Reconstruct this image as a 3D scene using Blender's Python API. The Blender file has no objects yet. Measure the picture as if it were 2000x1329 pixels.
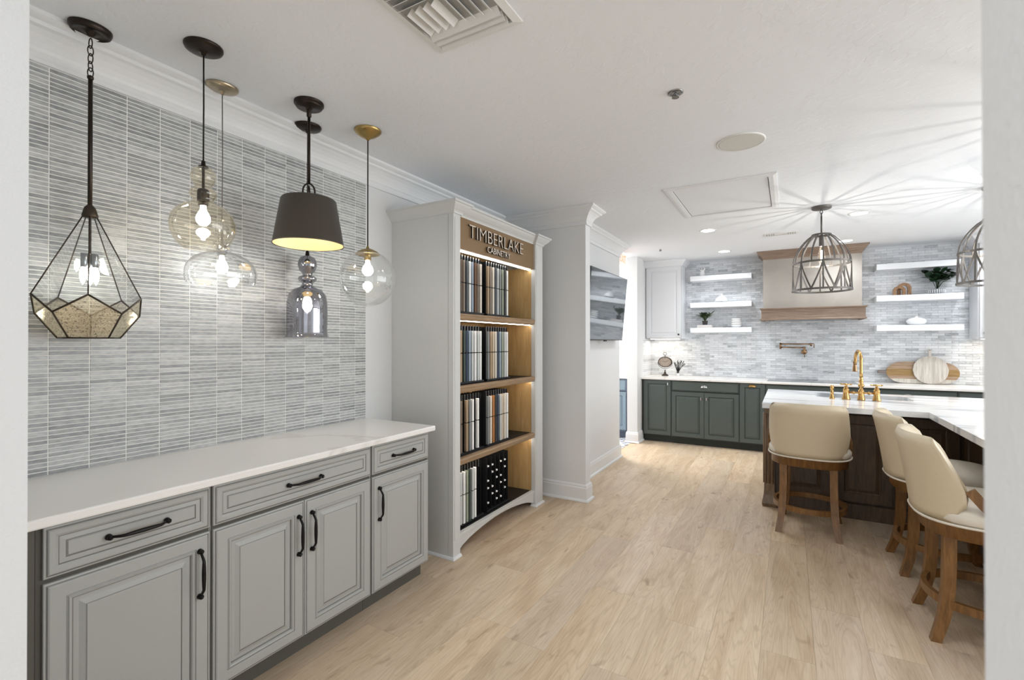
import bpy, bmesh, math, random
from math import sin, cos, pi, radians
from mathutils import Vector, Matrix
random.seed(7)
S = bpy.context.scene
COL = S.collection
CEIL = 2.615

# ------------------------------------------------------------------ camera
cam_data = bpy.data.cameras.new('camera')
cam = bpy.data.objects.new('camera', cam_data)
COL.objects.link(cam)
cam.location = (0, 0, 1.42)
cam.rotation_euler = (pi/2 + 0.0039, 0, 0.5259)
cam_data.sensor_width = 36
cam_data.lens = 36 * 930.4 / 2000
cam_data.clip_start = 0.02
cam_data.dof.use_dof = True
cam_data.dof.focus_distance = 3.6
cam_data.dof.aperture_fstop = 7.0
S.camera = cam

# ------------------------------------------------------------------ world, view
w = bpy.data.worlds.new('world')
S.world = w
w.use_nodes = True
w.node_tree.nodes['Background'].inputs[0].default_value = (0.93, 0.97, 1, 1)
w.node_tree.nodes['Background'].inputs[1].default_value = 1.25
S.view_settings.view_transform = 'Standard'
S.view_settings.look = 'None'
S.view_settings.gamma = 1
S.view_settings.exposure = 0.12
S.view_settings.use_curve_mapping = False
S.cycles.max_bounces = 9
S.cycles.diffuse_bounces = 5
S.cycles.glossy_bounces = 4
S.cycles.transparent_max_bounces = 24
S.cycles.sample_clamp_indirect = 6
S.cycles.caustics_reflective = False
S.cycles.caustics_refractive = False


def area(name, loc, rot, sx, sy, power, color=(1, 1, 1), spread=180):
    d = bpy.data.lights.new(name, 'AREA')
    d.shape = 'RECTANGLE'
    d.size, d.size_y, d.energy, d.color = sx, sy, power, color
    d.spread = radians(spread)
    o = bpy.data.objects.new(name, d)
    o.location, o.rotation_euler = loc, rot
    COL.objects.link(o)
    return o


def spot(name, loc, power, size=100, blend=.6, color=(1, 1, 1), rad=.05):
    d = bpy.data.lights.new(name, 'SPOT')
    d.energy, d.spot_size, d.spot_blend, d.color, d.shadow_soft_size = power, radians(size), blend, color, rad
    o = bpy.data.objects.new(name, d)
    o.location = loc
    COL.objects.link(o)
    return o


# soft fill added from the unseen right-hand side and from behind the doorway
area('added_fill_light', (4.1, 3.8, 1.5), (0, radians(90), 0), 2.0, 4.8, 112, (.93, .97, 1))
area('added_fill_light', (-.9, -2.6, 1.6), (radians(90), 0, 0), 2.4, 2.0, 24, (.93, .97, 1))
area('added_jamb_fill', (-1.3, -.7, 2.58), (0, 0, 0), 1.0, 1.0, 11, (.97, .98, 1))  # added to brighten the right jamb; no lamp is known here
area('hall_ceiling_light', (-3.2, 6.7, 2.58), (0, 0, 0), 1.2, 1.0, 95, (1, .97, .92))
CAN_AND_FILL_SPOTS = [(-.745, 5.46), (-.73, 6.83), (.568, 5.43), (.585, 6.83), (1.9, 6.83), (1.9, 5.43), (-.2, 2.0), (1.3, 1.8), (2.6, 3.2)]  # first four sit in visible cans; the rest are added for general brightness
for cx_, cy_ in CAN_AND_FILL_SPOTS:
    spot('can_or_fill_spot', (cx_, cy_, CEIL - .02), 40 if cy_ > 5 else 27, 150, .9, (.93, .97, 1), .07)


# ------------------------------------------------------------------ materials
def nmat(name):
    m = bpy.data.materials.new(name)
    m.use_nodes = True
    return m, m.node_tree.nodes, m.node_tree.links, m.node_tree.nodes['Principled BSDF']


def lin(c):
    if isinstance(c, (tuple, list)) and max(c) > 1.0:
        c = [x/255 for x in c]
        c = [x/12.92 if x <= .04045 else ((x+.055)/1.055)**2.4 for x in c]
    return (c[0], c[1], c[2], 1)


def plain(name, col, rough=.5, metal=0, spec=.5, bump=0, bscale=60, coat=0, emit=0, ecol=None, var=0):
    m, N, L, B = nmat(name)
    B.inputs['Base Color'].default_value = lin(col)
    B.inputs['Roughness'].default_value = rough
    B.inputs['Metallic'].default_value = metal
    B.inputs['Specular IOR Level'].default_value = spec
    B.inputs['Coat Weight'].default_value = coat
    if emit:
        B.inputs['Emission Color'].default_value = lin(ecol or col)
        B.inputs['Emission Strength'].default_value = emit
    tc = N.new('ShaderNodeTexCoord')
    nz = N.new('ShaderNodeTexNoise')
    nz.inputs['Scale'].default_value = bscale
    nz.inputs['Detail'].default_value = 4
    L.new(tc.outputs['Object'], nz.inputs['Vector'])
    if bump:
        b = N.new('ShaderNodeBump')
        b.inputs['Strength'].default_value = bump
        b.inputs['Distance'].default_value = .004
        L.new(nz.outputs['Fac'], b.inputs['Height'])
        L.new(b.outputs['Normal'], B.inputs['Normal'])
    mx = N.new('ShaderNodeMix')
    mx.data_type = 'RGBA'
    k = 1 - (var or .05)
    c = lin(col)
    mx.inputs[6].default_value = c
    mx.inputs[7].default_value = (c[0]*k, c[1]*k, c[2]*k, 1)
    L.new(nz.outputs['Fac'], mx.inputs[0])
    L.new(mx.outputs[2], B.inputs['Base Color'])
    return m


def ramp(N, stops):
    r = N.new('ShaderNodeValToRGB')
    e = r.color_ramp.elements
    while len(e) < len(stops):
        e.new(.5)
    for i, (p, c) in enumerate(stops):
        e[i].position = p
        e[i].color = lin(c)
    return r


def wood(name, cols, axis='Y', scale=6, stretch=14, rough=.45, rnd=True, detail=8, bump=.15):
    """grain stretched along an axis, tone shifted per object"""
    m, N, L, B = nmat(name)
    tc = N.new('ShaderNodeTexCoord')
    oi = N.new('ShaderNodeObjectInfo')
    mp = N.new('ShaderNodeMapping')
    s = [stretch]*3
    s['XYZ'.index(axis)] = 1
    mp.inputs['Scale'].default_value = s
    L.new(tc.outputs['Object'], mp.inputs['Vector'])
    off = N.new('ShaderNodeVectorMath')
    off.operation = 'SCALE'
    off.inputs['Scale'].default_value = 57
    cmb = N.new('ShaderNodeCombineXYZ')
    for i in range(3):
        L.new(oi.outputs['Random'], cmb.inputs[i])
    L.new(cmb.outputs[0], off.inputs[0])
    add = N.new('ShaderNodeVectorMath')
    add.operation = 'ADD'
    L.new(mp.outputs[0], add.inputs[0])
    L.new(off.outputs[0], add.inputs[1])
    nz = N.new('ShaderNodeTexNoise')
    nz.inputs['Scale'].default_value = scale
    nz.inputs['Detail'].default_value = detail
    nz.inputs['Roughness'].default_value = .65
    nz.inputs['Distortion'].default_value = .6
    L.new(add.outputs[0], nz.inputs['Vector'])
    n = len(cols)
    r = ramp(N, [(.25 + .5*i/(n-1), c) for i, c in enumerate(cols)])
    L.new(nz.outputs['Fac'], r.inputs[0])
    last = r.outputs[0]
    if rnd:
        hs = N.new('ShaderNodeHueSaturation')
        mr = N.new('ShaderNodeMapRange')
        mr.inputs['To Min'].default_value = .84
        mr.inputs['To Max'].default_value = 1.12
        L.new(oi.outputs['Random'], mr.inputs['Value'])
        L.new(mr.outputs[0], hs.inputs['Value'])
        L.new(last, hs.inputs['Color'])
        last = hs.outputs[0]
    L.new(last, B.inputs['Base Color'])
    B.inputs['Roughness'].default_value = rough
    if bump:
        b = N.new('ShaderNodeBump')
        b.inputs['Strength'].default_value = bump
        b.inputs['Distance'].default_value = .002
        L.new(nz.outputs['Fac'], b.inputs['Height'])
        L.new(b.outputs['Normal'], B.inputs['Normal'])
    return m


def plank_mat():
    m, N, L, B = nmat('oak_plank')
    tc = N.new('ShaderNodeTexCoord')
    oi = N.new('ShaderNodeObjectInfo')
    cmb = N.new('ShaderNodeCombineXYZ')
    mul = N.new('ShaderNodeMath'); mul.operation = 'MULTIPLY'; mul.inputs[1].default_value = 37
    L.new(oi.outputs['Random'], mul.inputs[0])
    L.new(mul.outputs[0], cmb.inputs[0]); L.new(mul.outputs[0], cmb.inputs[1])
    add = N.new('ShaderNodeVectorMath'); add.operation = 'ADD'
    L.new(tc.outputs['Object'], add.inputs[0]); L.new(cmb.outputs[0], add.inputs[1])

    def noise(sc, scale, detail, dist=0, rough=.6):
        mp = N.new('ShaderNodeMapping'); mp.inputs['Scale'].default_value = sc
        L.new(add.outputs[0], mp.inputs['Vector'])
        n = N.new('ShaderNodeTexNoise'); n.inputs['Scale'].default_value = scale
        n.inputs['Detail'].default_value = detail; n.inputs['Distortion'].default_value = dist
        n.inputs['Roughness'].default_value = rough
        L.new(mp.outputs[0], n.inputs['Vector'])
        return n
    fine = noise((60, 2.2, 60), 3.0, 8, .2, .65)
    broad = noise((5, .8, 5), 1.5, 4, 1.2)
    knot = noise((8, 3.4, 8), 1.6, 2, .4)
    contour = noise((6.5, .5, 6.5), 1.0, 2, .35)
    r1 = ramp(N, [(.3, (166, 141, 113)), (.47, (203, 180, 152)), (.7, (224, 205, 179))])
    L.new(fine.outputs['Fac'], r1.inputs[0])
    r2 = ramp(N, [(.32, (186, 160, 131)), (.5, (210, 188, 160)), (.68, (225, 207, 183))])
    L.new(broad.outputs['Fac'], r2.inputs[0])
    mx0 = N.new('ShaderNodeMix'); mx0.data_type = 'RGBA'; mx0.inputs[0].default_value = .6
    L.new(r1.outputs[0], mx0.inputs[6]); L.new(r2.outputs[0], mx0.inputs[7])
    # growth rings: contour lines of a slow noise
    ml = N.new('ShaderNodeMath'); ml.operation = 'MULTIPLY'; ml.inputs[1].default_value = 26
    L.new(contour.outputs['Fac'], ml.inputs[0])
    pp = N.new('ShaderNodeMath'); pp.operation = 'PINGPONG'; pp.inputs[1].default_value = .5
    L.new(ml.outputs[0], pp.inputs[0])
    rg_ = N.new('ShaderNodeMapRange'); rg_.inputs['From Min'].default_value = .0; rg_.inputs['From Max'].default_value = .22
    rg_.inputs['To Min'].default_value = .24; rg_.inputs['To Max'].default_value = 0
    L.new(pp.outputs[0], rg_.inputs['Value'])
    mx = N.new('ShaderNodeMix'); mx.data_type = 'RGBA'
    L.new(rg_.outputs[0], mx.inputs[0]); L.new(mx0.outputs[2], mx.inputs[6])
    mx.inputs[7].default_value = lin((150, 122, 95))
    rk = N.new('ShaderNodeMapRange')
    rk.inputs['From Min'].default_value = .63; rk.inputs['From Max'].default_value = .78
    L.new(knot.outputs['Fac'], rk.inputs['Value'])
    mk = N.new('ShaderNodeMath'); mk.operation = 'MULTIPLY'
    L.new(rk.outputs[0], mk.inputs[0]); mk.inputs[1].default_value = .7
    mx2 = N.new('ShaderNodeMix'); mx2.data_type = 'RGBA'
    L.new(mk.outputs[0], mx2.inputs[0]); L.new(mx.outputs[2], mx2.inputs[6])
    mx2.inputs[7].default_value = lin((146, 116, 88))
    hs = N.new('ShaderNodeHueSaturation')
    mr = N.new('ShaderNodeMapRange'); mr.inputs['To Min'].default_value = .89; mr.inputs['To Max'].default_value = 1.07
    L.new(oi.outputs['Random'], mr.inputs['Value']); L.new(mr.outputs[0], hs.inputs['Value'])
    ms = N.new('ShaderNodeMapRange'); ms.inputs['To Min'].default_value = .90; ms.inputs['To Max'].default_value = 1.06
    fr2 = N.new('ShaderNodeMath'); fr2.operation = 'FRACT'; L.new(mul.outputs[0], fr2.inputs[0]); L.new(fr2.outputs[0], ms.inputs['Value'])
    L.new(ms.outputs[0], hs.inputs['Saturation'])
    L.new(mx2.outputs[2], hs.inputs['Color']); L.new(hs.outputs[0], B.inputs['Base Color'])
    B.inputs['Roughness'].default_value = .42
    b = N.new('ShaderNodeBump'); b.inputs['Strength'].default_value = .12; b.inputs['Distance'].default_value = .002
    L.new(fine.outputs['Fac'], b.inputs['Height']); L.new(b.outputs['Normal'], B.inputs['Normal'])
    return m


def cell_tile(name, sy, sz, oy, oz, axis, stops, half, rough, streak, mixf=.5):
    """stone pieces: the tone of each comes from a white-noise value of the cell it stands in"""
    m, N, L, B = nmat(name)
    g = N.new('ShaderNodeNewGeometry')
    sp = N.new('ShaderNodeSeparateXYZ')
    L.new(g.outputs['Position'], sp.inputs[0])

    def mth(op, a, b):
        n = N.new('ShaderNodeMath'); n.operation = op
        for i, v in enumerate((a, b)):
            if v is None: continue
            if isinstance(v, (int, float)): n.inputs[i].default_value = v
            else: L.new(v, n.inputs[i])
        return n.outputs[0]
    U = sp.outputs[axis]
    row = mth('FLOOR', mth('DIVIDE', mth('SUBTRACT', sp.outputs[2], oz), sz), None)
    u = mth('DIVIDE', mth('SUBTRACT', U, oy), sy)
    if half:
        u = mth('ADD', u, mth('MULTIPLY', mth('MODULO', row, 2.0), .5))
    colm = mth('FLOOR', u, None)
    cb = N.new('ShaderNodeCombineXYZ'); L.new(row, cb.inputs[0]); L.new(colm, cb.inputs[1])
    wn = N.new('ShaderNodeTexWhiteNoise'); wn.noise_dimensions = '2D'; L.new(cb.outputs[0], wn.inputs['Vector'])
    r = ramp(N, stops)
    # vein noise, decorrelated per cell
    off = N.new('ShaderNodeVectorMath'); off.operation = 'SCALE'; off.inputs['Scale'].default_value = 9
    L.new(wn.outputs['Color'], off.inputs[0])
    mp = N.new('ShaderNodeMapping'); mp.inputs['Scale'].default_value = streak
    L.new(g.outputs['Position'], mp.inputs['Vector'])
    ad = N.new('ShaderNodeVectorMath'); ad.operation = 'ADD'; L.new(mp.outputs[0], ad.inputs[0]); L.new(off.outputs[0], ad.inputs[1])
    nz = N.new('ShaderNodeTexNoise'); nz.inputs['Scale'].default_value = 5; nz.inputs['Detail'].default_value = 6
    L.new(ad.outputs[0], nz.inputs['Vector'])
    mr = N.new('ShaderNodeMapRange'); mr.inputs['From Min'].default_value = .3; mr.inputs['From Max'].default_value = .7
    L.new(nz.outputs['Fac'], mr.inputs['Value'])
    f = mth('ADD', mth('MULTIPLY', wn.outputs['Value'], 1-mixf), mth('MULTIPLY', mr.outputs[0], mixf))
    L.new(f, r.inputs[0])
    L.new(r.outputs[0], B.inputs['Base Color'])
    B.inputs['Roughness'].default_value = rough
    b = N.new('ShaderNodeBump'); b.inputs['Strength'].default_value = .25; b.inputs['Distance'].default_value = .0015
    L.new(nz.outputs['Fac'], b.inputs['Height']); L.new(b.outputs['Normal'], B.inputs['Normal'])
    return m


def marble(name, base, vein, scale, dist, lo, hi, stretch=(1, 1, 1), rough=.18, rot=0, rotx=0):
    m, N, L, B = nmat(name)
    g = N.new('ShaderNodeNewGeometry')
    mp = N.new('ShaderNodeMapping'); mp.inputs['Scale'].default_value = stretch
    mp.inputs['Rotation'].default_value = (rotx, 0, rot)
    L.new(g.outputs['Position'], mp.inputs['Vector'])
    nz = N.new('ShaderNodeTexNoise'); nz.inputs['Scale'].default_value = scale
    nz.inputs['Detail'].default_value = 7; nz.inputs['Distortion'].default_value = dist
    L.new(mp.outputs[0], nz.inputs['Vector'])
    s = N.new('ShaderNodeMath'); s.operation = 'SUBTRACT'; s.inputs[1].default_value = .5
    L.new(nz.outputs['Fac'], s.inputs[0])
    a = N.new('ShaderNodeMath'); a.operation = 'ABSOLUTE'; L.new(s.outputs[0], a.inputs[0])
    r = ramp(N, [(lo, vein), (hi, base)])
    L.new(a.outputs[0], r.inputs[0]); L.new(r.outputs[0], B.inputs['Base Color'])
    B.inputs['Roughness'].default_value = rough
    return m


def glass(name, tint, gloss=.9, rough=.02, base=.04, speck=None, mirror=0.0, gcol=(1, 1, 1), p=3.0):
    """thin blown glass: see-through with an angle-dependent gloss"""
    m = bpy.data.materials.new(name); m.use_nodes = True
    N, L = m.node_tree.nodes, m.node_tree.links
    N.clear()
    out = N.new('ShaderNodeOutputMaterial')
    tr = N.new('ShaderNodeBsdfTransparent'); tr.inputs[0].default_value = (*tint, 1)
    gl = N.new('ShaderNodeBsdfAnisotropic'); gl.inputs['Roughness'].default_value = rough
    gl.inputs[0].default_value = (*gcol, 1)
    lw = N.new('ShaderNodeLayerWeight'); lw.inputs[0].default_value = .5
    pw = N.new('ShaderNodeMath'); pw.operation = 'POWER'; pw.inputs[1].default_value = p
    L.new(lw.outputs['Facing'], pw.inputs[0])
    ml = N.new('ShaderNodeMath'); ml.operation = 'MULTIPLY_ADD'
    ml.inputs[1].default_value = gloss; ml.inputs[2].default_value = base + mirror
    ml.use_clamp = True
    L.new(pw.outputs[0], ml.inputs[0])
    mx = N.new('ShaderNodeMixShader')
    fac = ml.outputs[0]
    if speck:
        tc = N.new('ShaderNodeTexCoord')
        nz = N.new('ShaderNodeTexNoise'); nz.inputs['Scale'].default_value = 160; nz.inputs['Detail'].default_value = 3
        L.new(tc.outputs['Object'], nz.inputs['Vector'])
        th = N.new('ShaderNodeMapRange'); th.inputs['From Min'].default_value = .56; th.inputs['From Max'].default_value = .62
        L.new(nz.outputs['Fac'], th.inputs['Value'])
        d = N.new('ShaderNodeBsdfDiffuse'); d.inputs[0].default_value = (*speck, 1)
        mx2 = N.new('ShaderNodeMixShader')
        L.new(th.outputs[0], mx2.inputs[0])
        tl = N.new('ShaderNodeBsdfTranslucent'); tl.inputs[0].default_value = (.75, .68, .5, 1)
        mg = N.new('ShaderNodeMixShader'); mg.inputs[0].default_value = .45
        L.new(gl.outputs[0], mg.inputs[1]); L.new(tl.outputs[0], mg.inputs[2])
        L.new(mg.outputs[0], mx2.inputs[1]); L.new(d.outputs[0], mx2.inputs[2])
        gsh = mx2.outputs[0]
    else:
        gsh = gl.outputs[0]
    L.new(fac, mx.inputs[0]); L.new(tr.outputs[0], mx.inputs[1]); L.new(gsh, mx.inputs[2])
    L.new(mx.outputs[0], out.inputs[0])
    return m


def knockdown(name, col, scale=22, strength=.35):
    m, N, L, B = nmat(name)
    B.inputs['Roughness'].default_value = .85
    B.inputs['Base Color'].default_value = lin(col)
    tc = N.new('ShaderNodeTexCoord')
    nz = N.new('ShaderNodeTexNoise'); nz.inputs['Scale'].default_value = scale; nz.inputs['Detail'].default_value = 3
    L.new(tc.outputs['Object'], nz.inputs['Vector'])
    r = N.new('ShaderNodeMapRange'); r.inputs['From Min'].default_value = .5; r.inputs['From Max'].default_value = .58
    L.new(nz.outputs['Fac'], r.inputs['Value'])
    b = N.new('ShaderNodeBump'); b.inputs['Strength'].default_value = strength; b.inputs['Distance'].default_value = .002
    L.new(r.outputs[0], b.inputs['Height']); L.new(b.outputs['Normal'], B.inputs['Normal'])
    return m


M = {}
M['wall'] = knockdown('wall_paint', (220, 221, 222), 70, .12)
M['jamb'] = knockdown('jamb_paint', (219, 221, 223), 150, .22)
M['ceil'] = knockdown('ceiling_texture', (232, 235, 239), 20, .3)
M['trim'] = plain('white_trim', (228, 229, 230), .4)
M['plank'] = plank_mat()
M['subfloor'] = plain('plank_underlay', (196, 172, 144), .8)
M['grout'] = plain('pale_grout', (240, 240, 236), .8)
TW, TH, TY0, TZ0 = .1232, .01683, -.0597, .914
M['stick_tile'] = cell_tile('grey_stick_tile', TW, TH, TY0, TZ0, 1,
                            [(.1, (132, 134, 135)), (.38, (155, 157, 158)), (.62, (174, 176, 176)), (.88, (194, 195, 195))], False, .34, (5, 7, 22), .45)
BW, BH, BX0, BZ0 = .122, .0305, -1.86, .9145
M['brick_tile'] = cell_tile('marble_brick_tile', BW, BH, BX0, BZ0, 0,
                            [(.08, (166, 170, 174)), (.24, (202, 205, 209)), (.5, (220, 223, 227)), (.85, (234, 236, 239))], True, .25, (4, 4, 20), .35)
M['brick_grout'] = plain('tile_grout', (214, 216, 218), .8)
M['quartz'] = marble('white_quartz', (238, 236, 233), (222, 219, 215), .35, .8, .0, .008, (1, .6, 1), .2, .5)
M['island_stone'] = marble('veined_quartzite', (240, 240, 240), (178, 182, 188), .8, .9, .0, .05, (.45, 2.4, .2), .12, .1)
M['gray'] = plain('grey_cabinet_paint', (170, 171, 168), .42, var=.04)
M['glaze'] = plain('pinstripe_glaze', (124, 122, 117), .6)
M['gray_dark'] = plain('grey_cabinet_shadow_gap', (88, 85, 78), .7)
M['black'] = plain('black_metal', (26, 25, 24), .38, .6)
M['case'] = plain('pale_grey_casework', (207, 208, 206), .42)
M['green'] = plain('green_cabinet_paint', (78, 87, 85), .38, var=.04)
M['green_dark'] = plain('green_gap', (44, 50, 47), .6)
M['green_glaze'] = plain('green_glaze', (50, 58, 54), .5)
M['blue'] = plain('blue_cabinet_paint', (126, 146, 158), .4)
M['blue_dark'] = plain('blue_gap', (84, 92, 112), .5)
M['white_cab'] = plain('white_cabinet_paint', (224, 226, 230), .38)
M['white_groove'] = plain('white_cabinet_glaze', (196, 196, 198), .6)
M['white'] = plain('white_shelf_paint', (240, 243, 247), .35)
M['chrome'] = plain('polished_chrome', (225, 226, 228), .08, 1)
M['nickel'] = plain('brushed_nickel', (178, 164, 142), .3, 1)
M['steel'] = plain('brushed_steel', (160, 164, 168), .3, 1)
M['brass'] = plain('polished_brass', (196, 156, 98), .2, 1)
M['satin_brass'] = plain('satin_brass', (176, 150, 96), .32, 1)
M['rose_brass'] = plain('aged_brass', (150, 118, 88), .25, 1)
M['bronze'] = plain('dark_bronze', (50, 42, 36), .36, .75)
M['drum'] = plain('bronze_drum_enamel', (74, 68, 60), .42, .25)
M['drum_in'] = plain('gold_leaf_lining', (234, 210, 156), .5, .15)
M['lens'] = plain('downlight_lens', (255, 255, 255), .5, emit=9, ecol=(1, .98, .95))
M['led'] = plain('led_strip', (255, 255, 255), .5, emit=14, ecol=(1, .97, .92))
M['led_warm'] = plain('warm_led_strip', (255, 255, 255), .5, emit=7, ecol=(1, .86, .68))
M['bulb'] = plain('lit_bulb', (255, 255, 255), .5, emit=44, ecol=(1, .96, .9))
M['filament'] = plain('lit_filament', (255, 255, 255), .5, emit=800, ecol=(1, .96, .9))
M['bulb_small'] = plain('lit_small_bulb', (255, 255, 255), .5, emit=26, ecol=(1, .95, .86))
M['clear'] = glass('clear_glass', (.975, .985, .98), .9, .02, .05, p=2.2)
M['clear_bright'] = glass('clear_dome_glass', (.97, .98, .98), 1.0, .03, .11, p=1.8)
M['bulbglass'] = glass('clear_bulb_glass', (1, .97, .92), .5, .02, .03)
M['amber'] = glass('champagne_glass', (.965, .93, .85), .9, .02, .07, gcol=(1, .97, .9), p=2.4)
M['smoke'] = glass('smoked_mercury_glass', (.40, .40, .43), .6, .04, .45, gcol=(.62, .62, .66), p=2)
M['antique'] = glass('antique_mirror_glass', (.88, .84, .75), .2, .12, .5, speck=(.14, .11, .07), gcol=(.95, .9, .78))
M['lead'] = plain('leaded_bronze_came', (62, 52, 42), .4, .6)
M['case_wood'] = wood('golden_maple_veneer', [(178, 142, 92), (198, 163, 110), (214, 182, 130)], 'Z', 4, 8, .45, False)
M['shelf_wood'] = wood('taupe_oak_edging', [(128, 104, 80), (152, 126, 98), (172, 146, 116)], 'Y', 5, 16, .5, False)
M['sign'] = plain('bronze_sign_panel', (142, 116, 86), .35, .35)
M['letter'] = plain('cut_metal_lettering', (232, 220, 205), .3, .2)
M['letter_side'] = plain('dark_letter_return', (40, 34, 28), .5)
M['rack'] = plain('black_rack', (22, 23, 25), .5)
M['stool_wood'] = wood('honey_brown_stool_wood', [(88, 58, 26), (120, 83, 42), (146, 105, 58)], 'Z', 7, 7, .38, False)
M['leather_back'] = plain('tan_leather', (212, 197, 170), .42, var=.06)
M['leather'] = plain('cream_leather', (222, 214, 200), .38, var=.04)
M['island_wood'] = wood('dark_stained_island_wood', [(58, 44, 33), (80, 63, 48), (100, 80, 62)], 'Z', 6, 8, .38, False)
M['island_post'] = wood('lighter_stained_post_wood', [(88, 70, 54), (116, 94, 72), (136, 112, 88)], 'Z', 6, 8, .38, False)
M['hood_wood'] = wood('greyed_oak', [(108, 90, 78), (134, 114, 98), (156, 136, 120)], 'X', 5, 14, .5, False)
M['plaster'] = plain('washed_hood_plaster', (180, 174, 166), .6, var=.42, bscale=3.5)
M['iron'] = plain('weathered_grey_iron', (112, 108, 104), .42, .55, var=.3, bscale=40)
M['screen'] = plain('glossy_tv_glass', (138, 144, 150), .05, .8, .5, coat=.6)
M['tv_edge'] = plain('tv_bezel', (70, 72, 75), .35)
M['red'] = plain('exit_red', (232, 96, 70), .5, emit=1.6, ecol=(1, .28, .16))
M['exit_white'] = plain('exit_housing', (250, 244, 238), .5, emit=.25, ecol=(1, .95, .9))
M['hexa'] = plain('white_hex_tile', (222, 224, 230), .3)
M['hexb'] = plain('blue_grey_hex_tile', (128, 138, 156), .3)
M['leaf'] = plain('dark_leaf', (34, 60, 36), .35, var=.4, bscale=20)
M['leaf2'] = plain('fresh_leaf', (74, 98, 54), .45, var=.4, bscale=20)
M['twig'] = plain('black_twig', (20, 20, 19), .6)
M['pot_dark'] = plain('dark_pot', (52, 48, 46), .5)
M['ceramic'] = plain('white_ceramic', (242, 242, 242), .25)
M['stripe'] = plain('grey_ceramic', (120, 124, 130), .4)
M['clock_iron'] = plain('aged_iron', (72, 60, 52), .5, .5)
M['clock_face'] = plain('parchment_face', (178, 162, 148), .6)
M['ink'] = plain('dark_ink', (46, 38, 34), .6)
M['board1'] = wood('brown_striped_acacia', [(120, 96, 74), (158, 132, 106), (184, 162, 140)], 'X', 5, 18, .55, False)
M['board1b'] = wood('golden_acacia', [(116, 90, 50), (142, 112, 66), (166, 134, 84)], 'X', 5, 18, .55, False)
M['board2'] = wood('pale_whitewashed_wood', [(150, 142, 132), (190, 183, 173), (212, 206, 198)], 'Z', 4, 12, .55, False)
M['board3'] = plain('grey_driftwood_handle', (128, 118, 112), .6, var=.2)
M['glass_black'] = plain('black_cooktop_glass', (40, 42, 46), .06, 0, .8)
M['vent'] = plain('white_vent_metal', (226, 226, 224), .45)
M['vent_dark'] = plain('duct_interior', (170, 170, 168), .8)
M['speaker'] = plain('speaker_mesh', (206, 206, 200), .8)
M['terra'] = wood('striped_walnut', [(96, 66, 44), (140, 104, 72), (176, 146, 110)], 'Y', 9, 9, .5, False)
M['sprinkler'] = plain('sprinkler_metal', (150, 150, 150), .25, 1)
M['book'] = plain('white_book_cover', (232, 232, 234), .5)
M['page'] = plain('book_pages', (200, 194, 190), .8)
M['cord_grey'] = plain('grey_cord', (110, 104, 98), .5)


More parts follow.
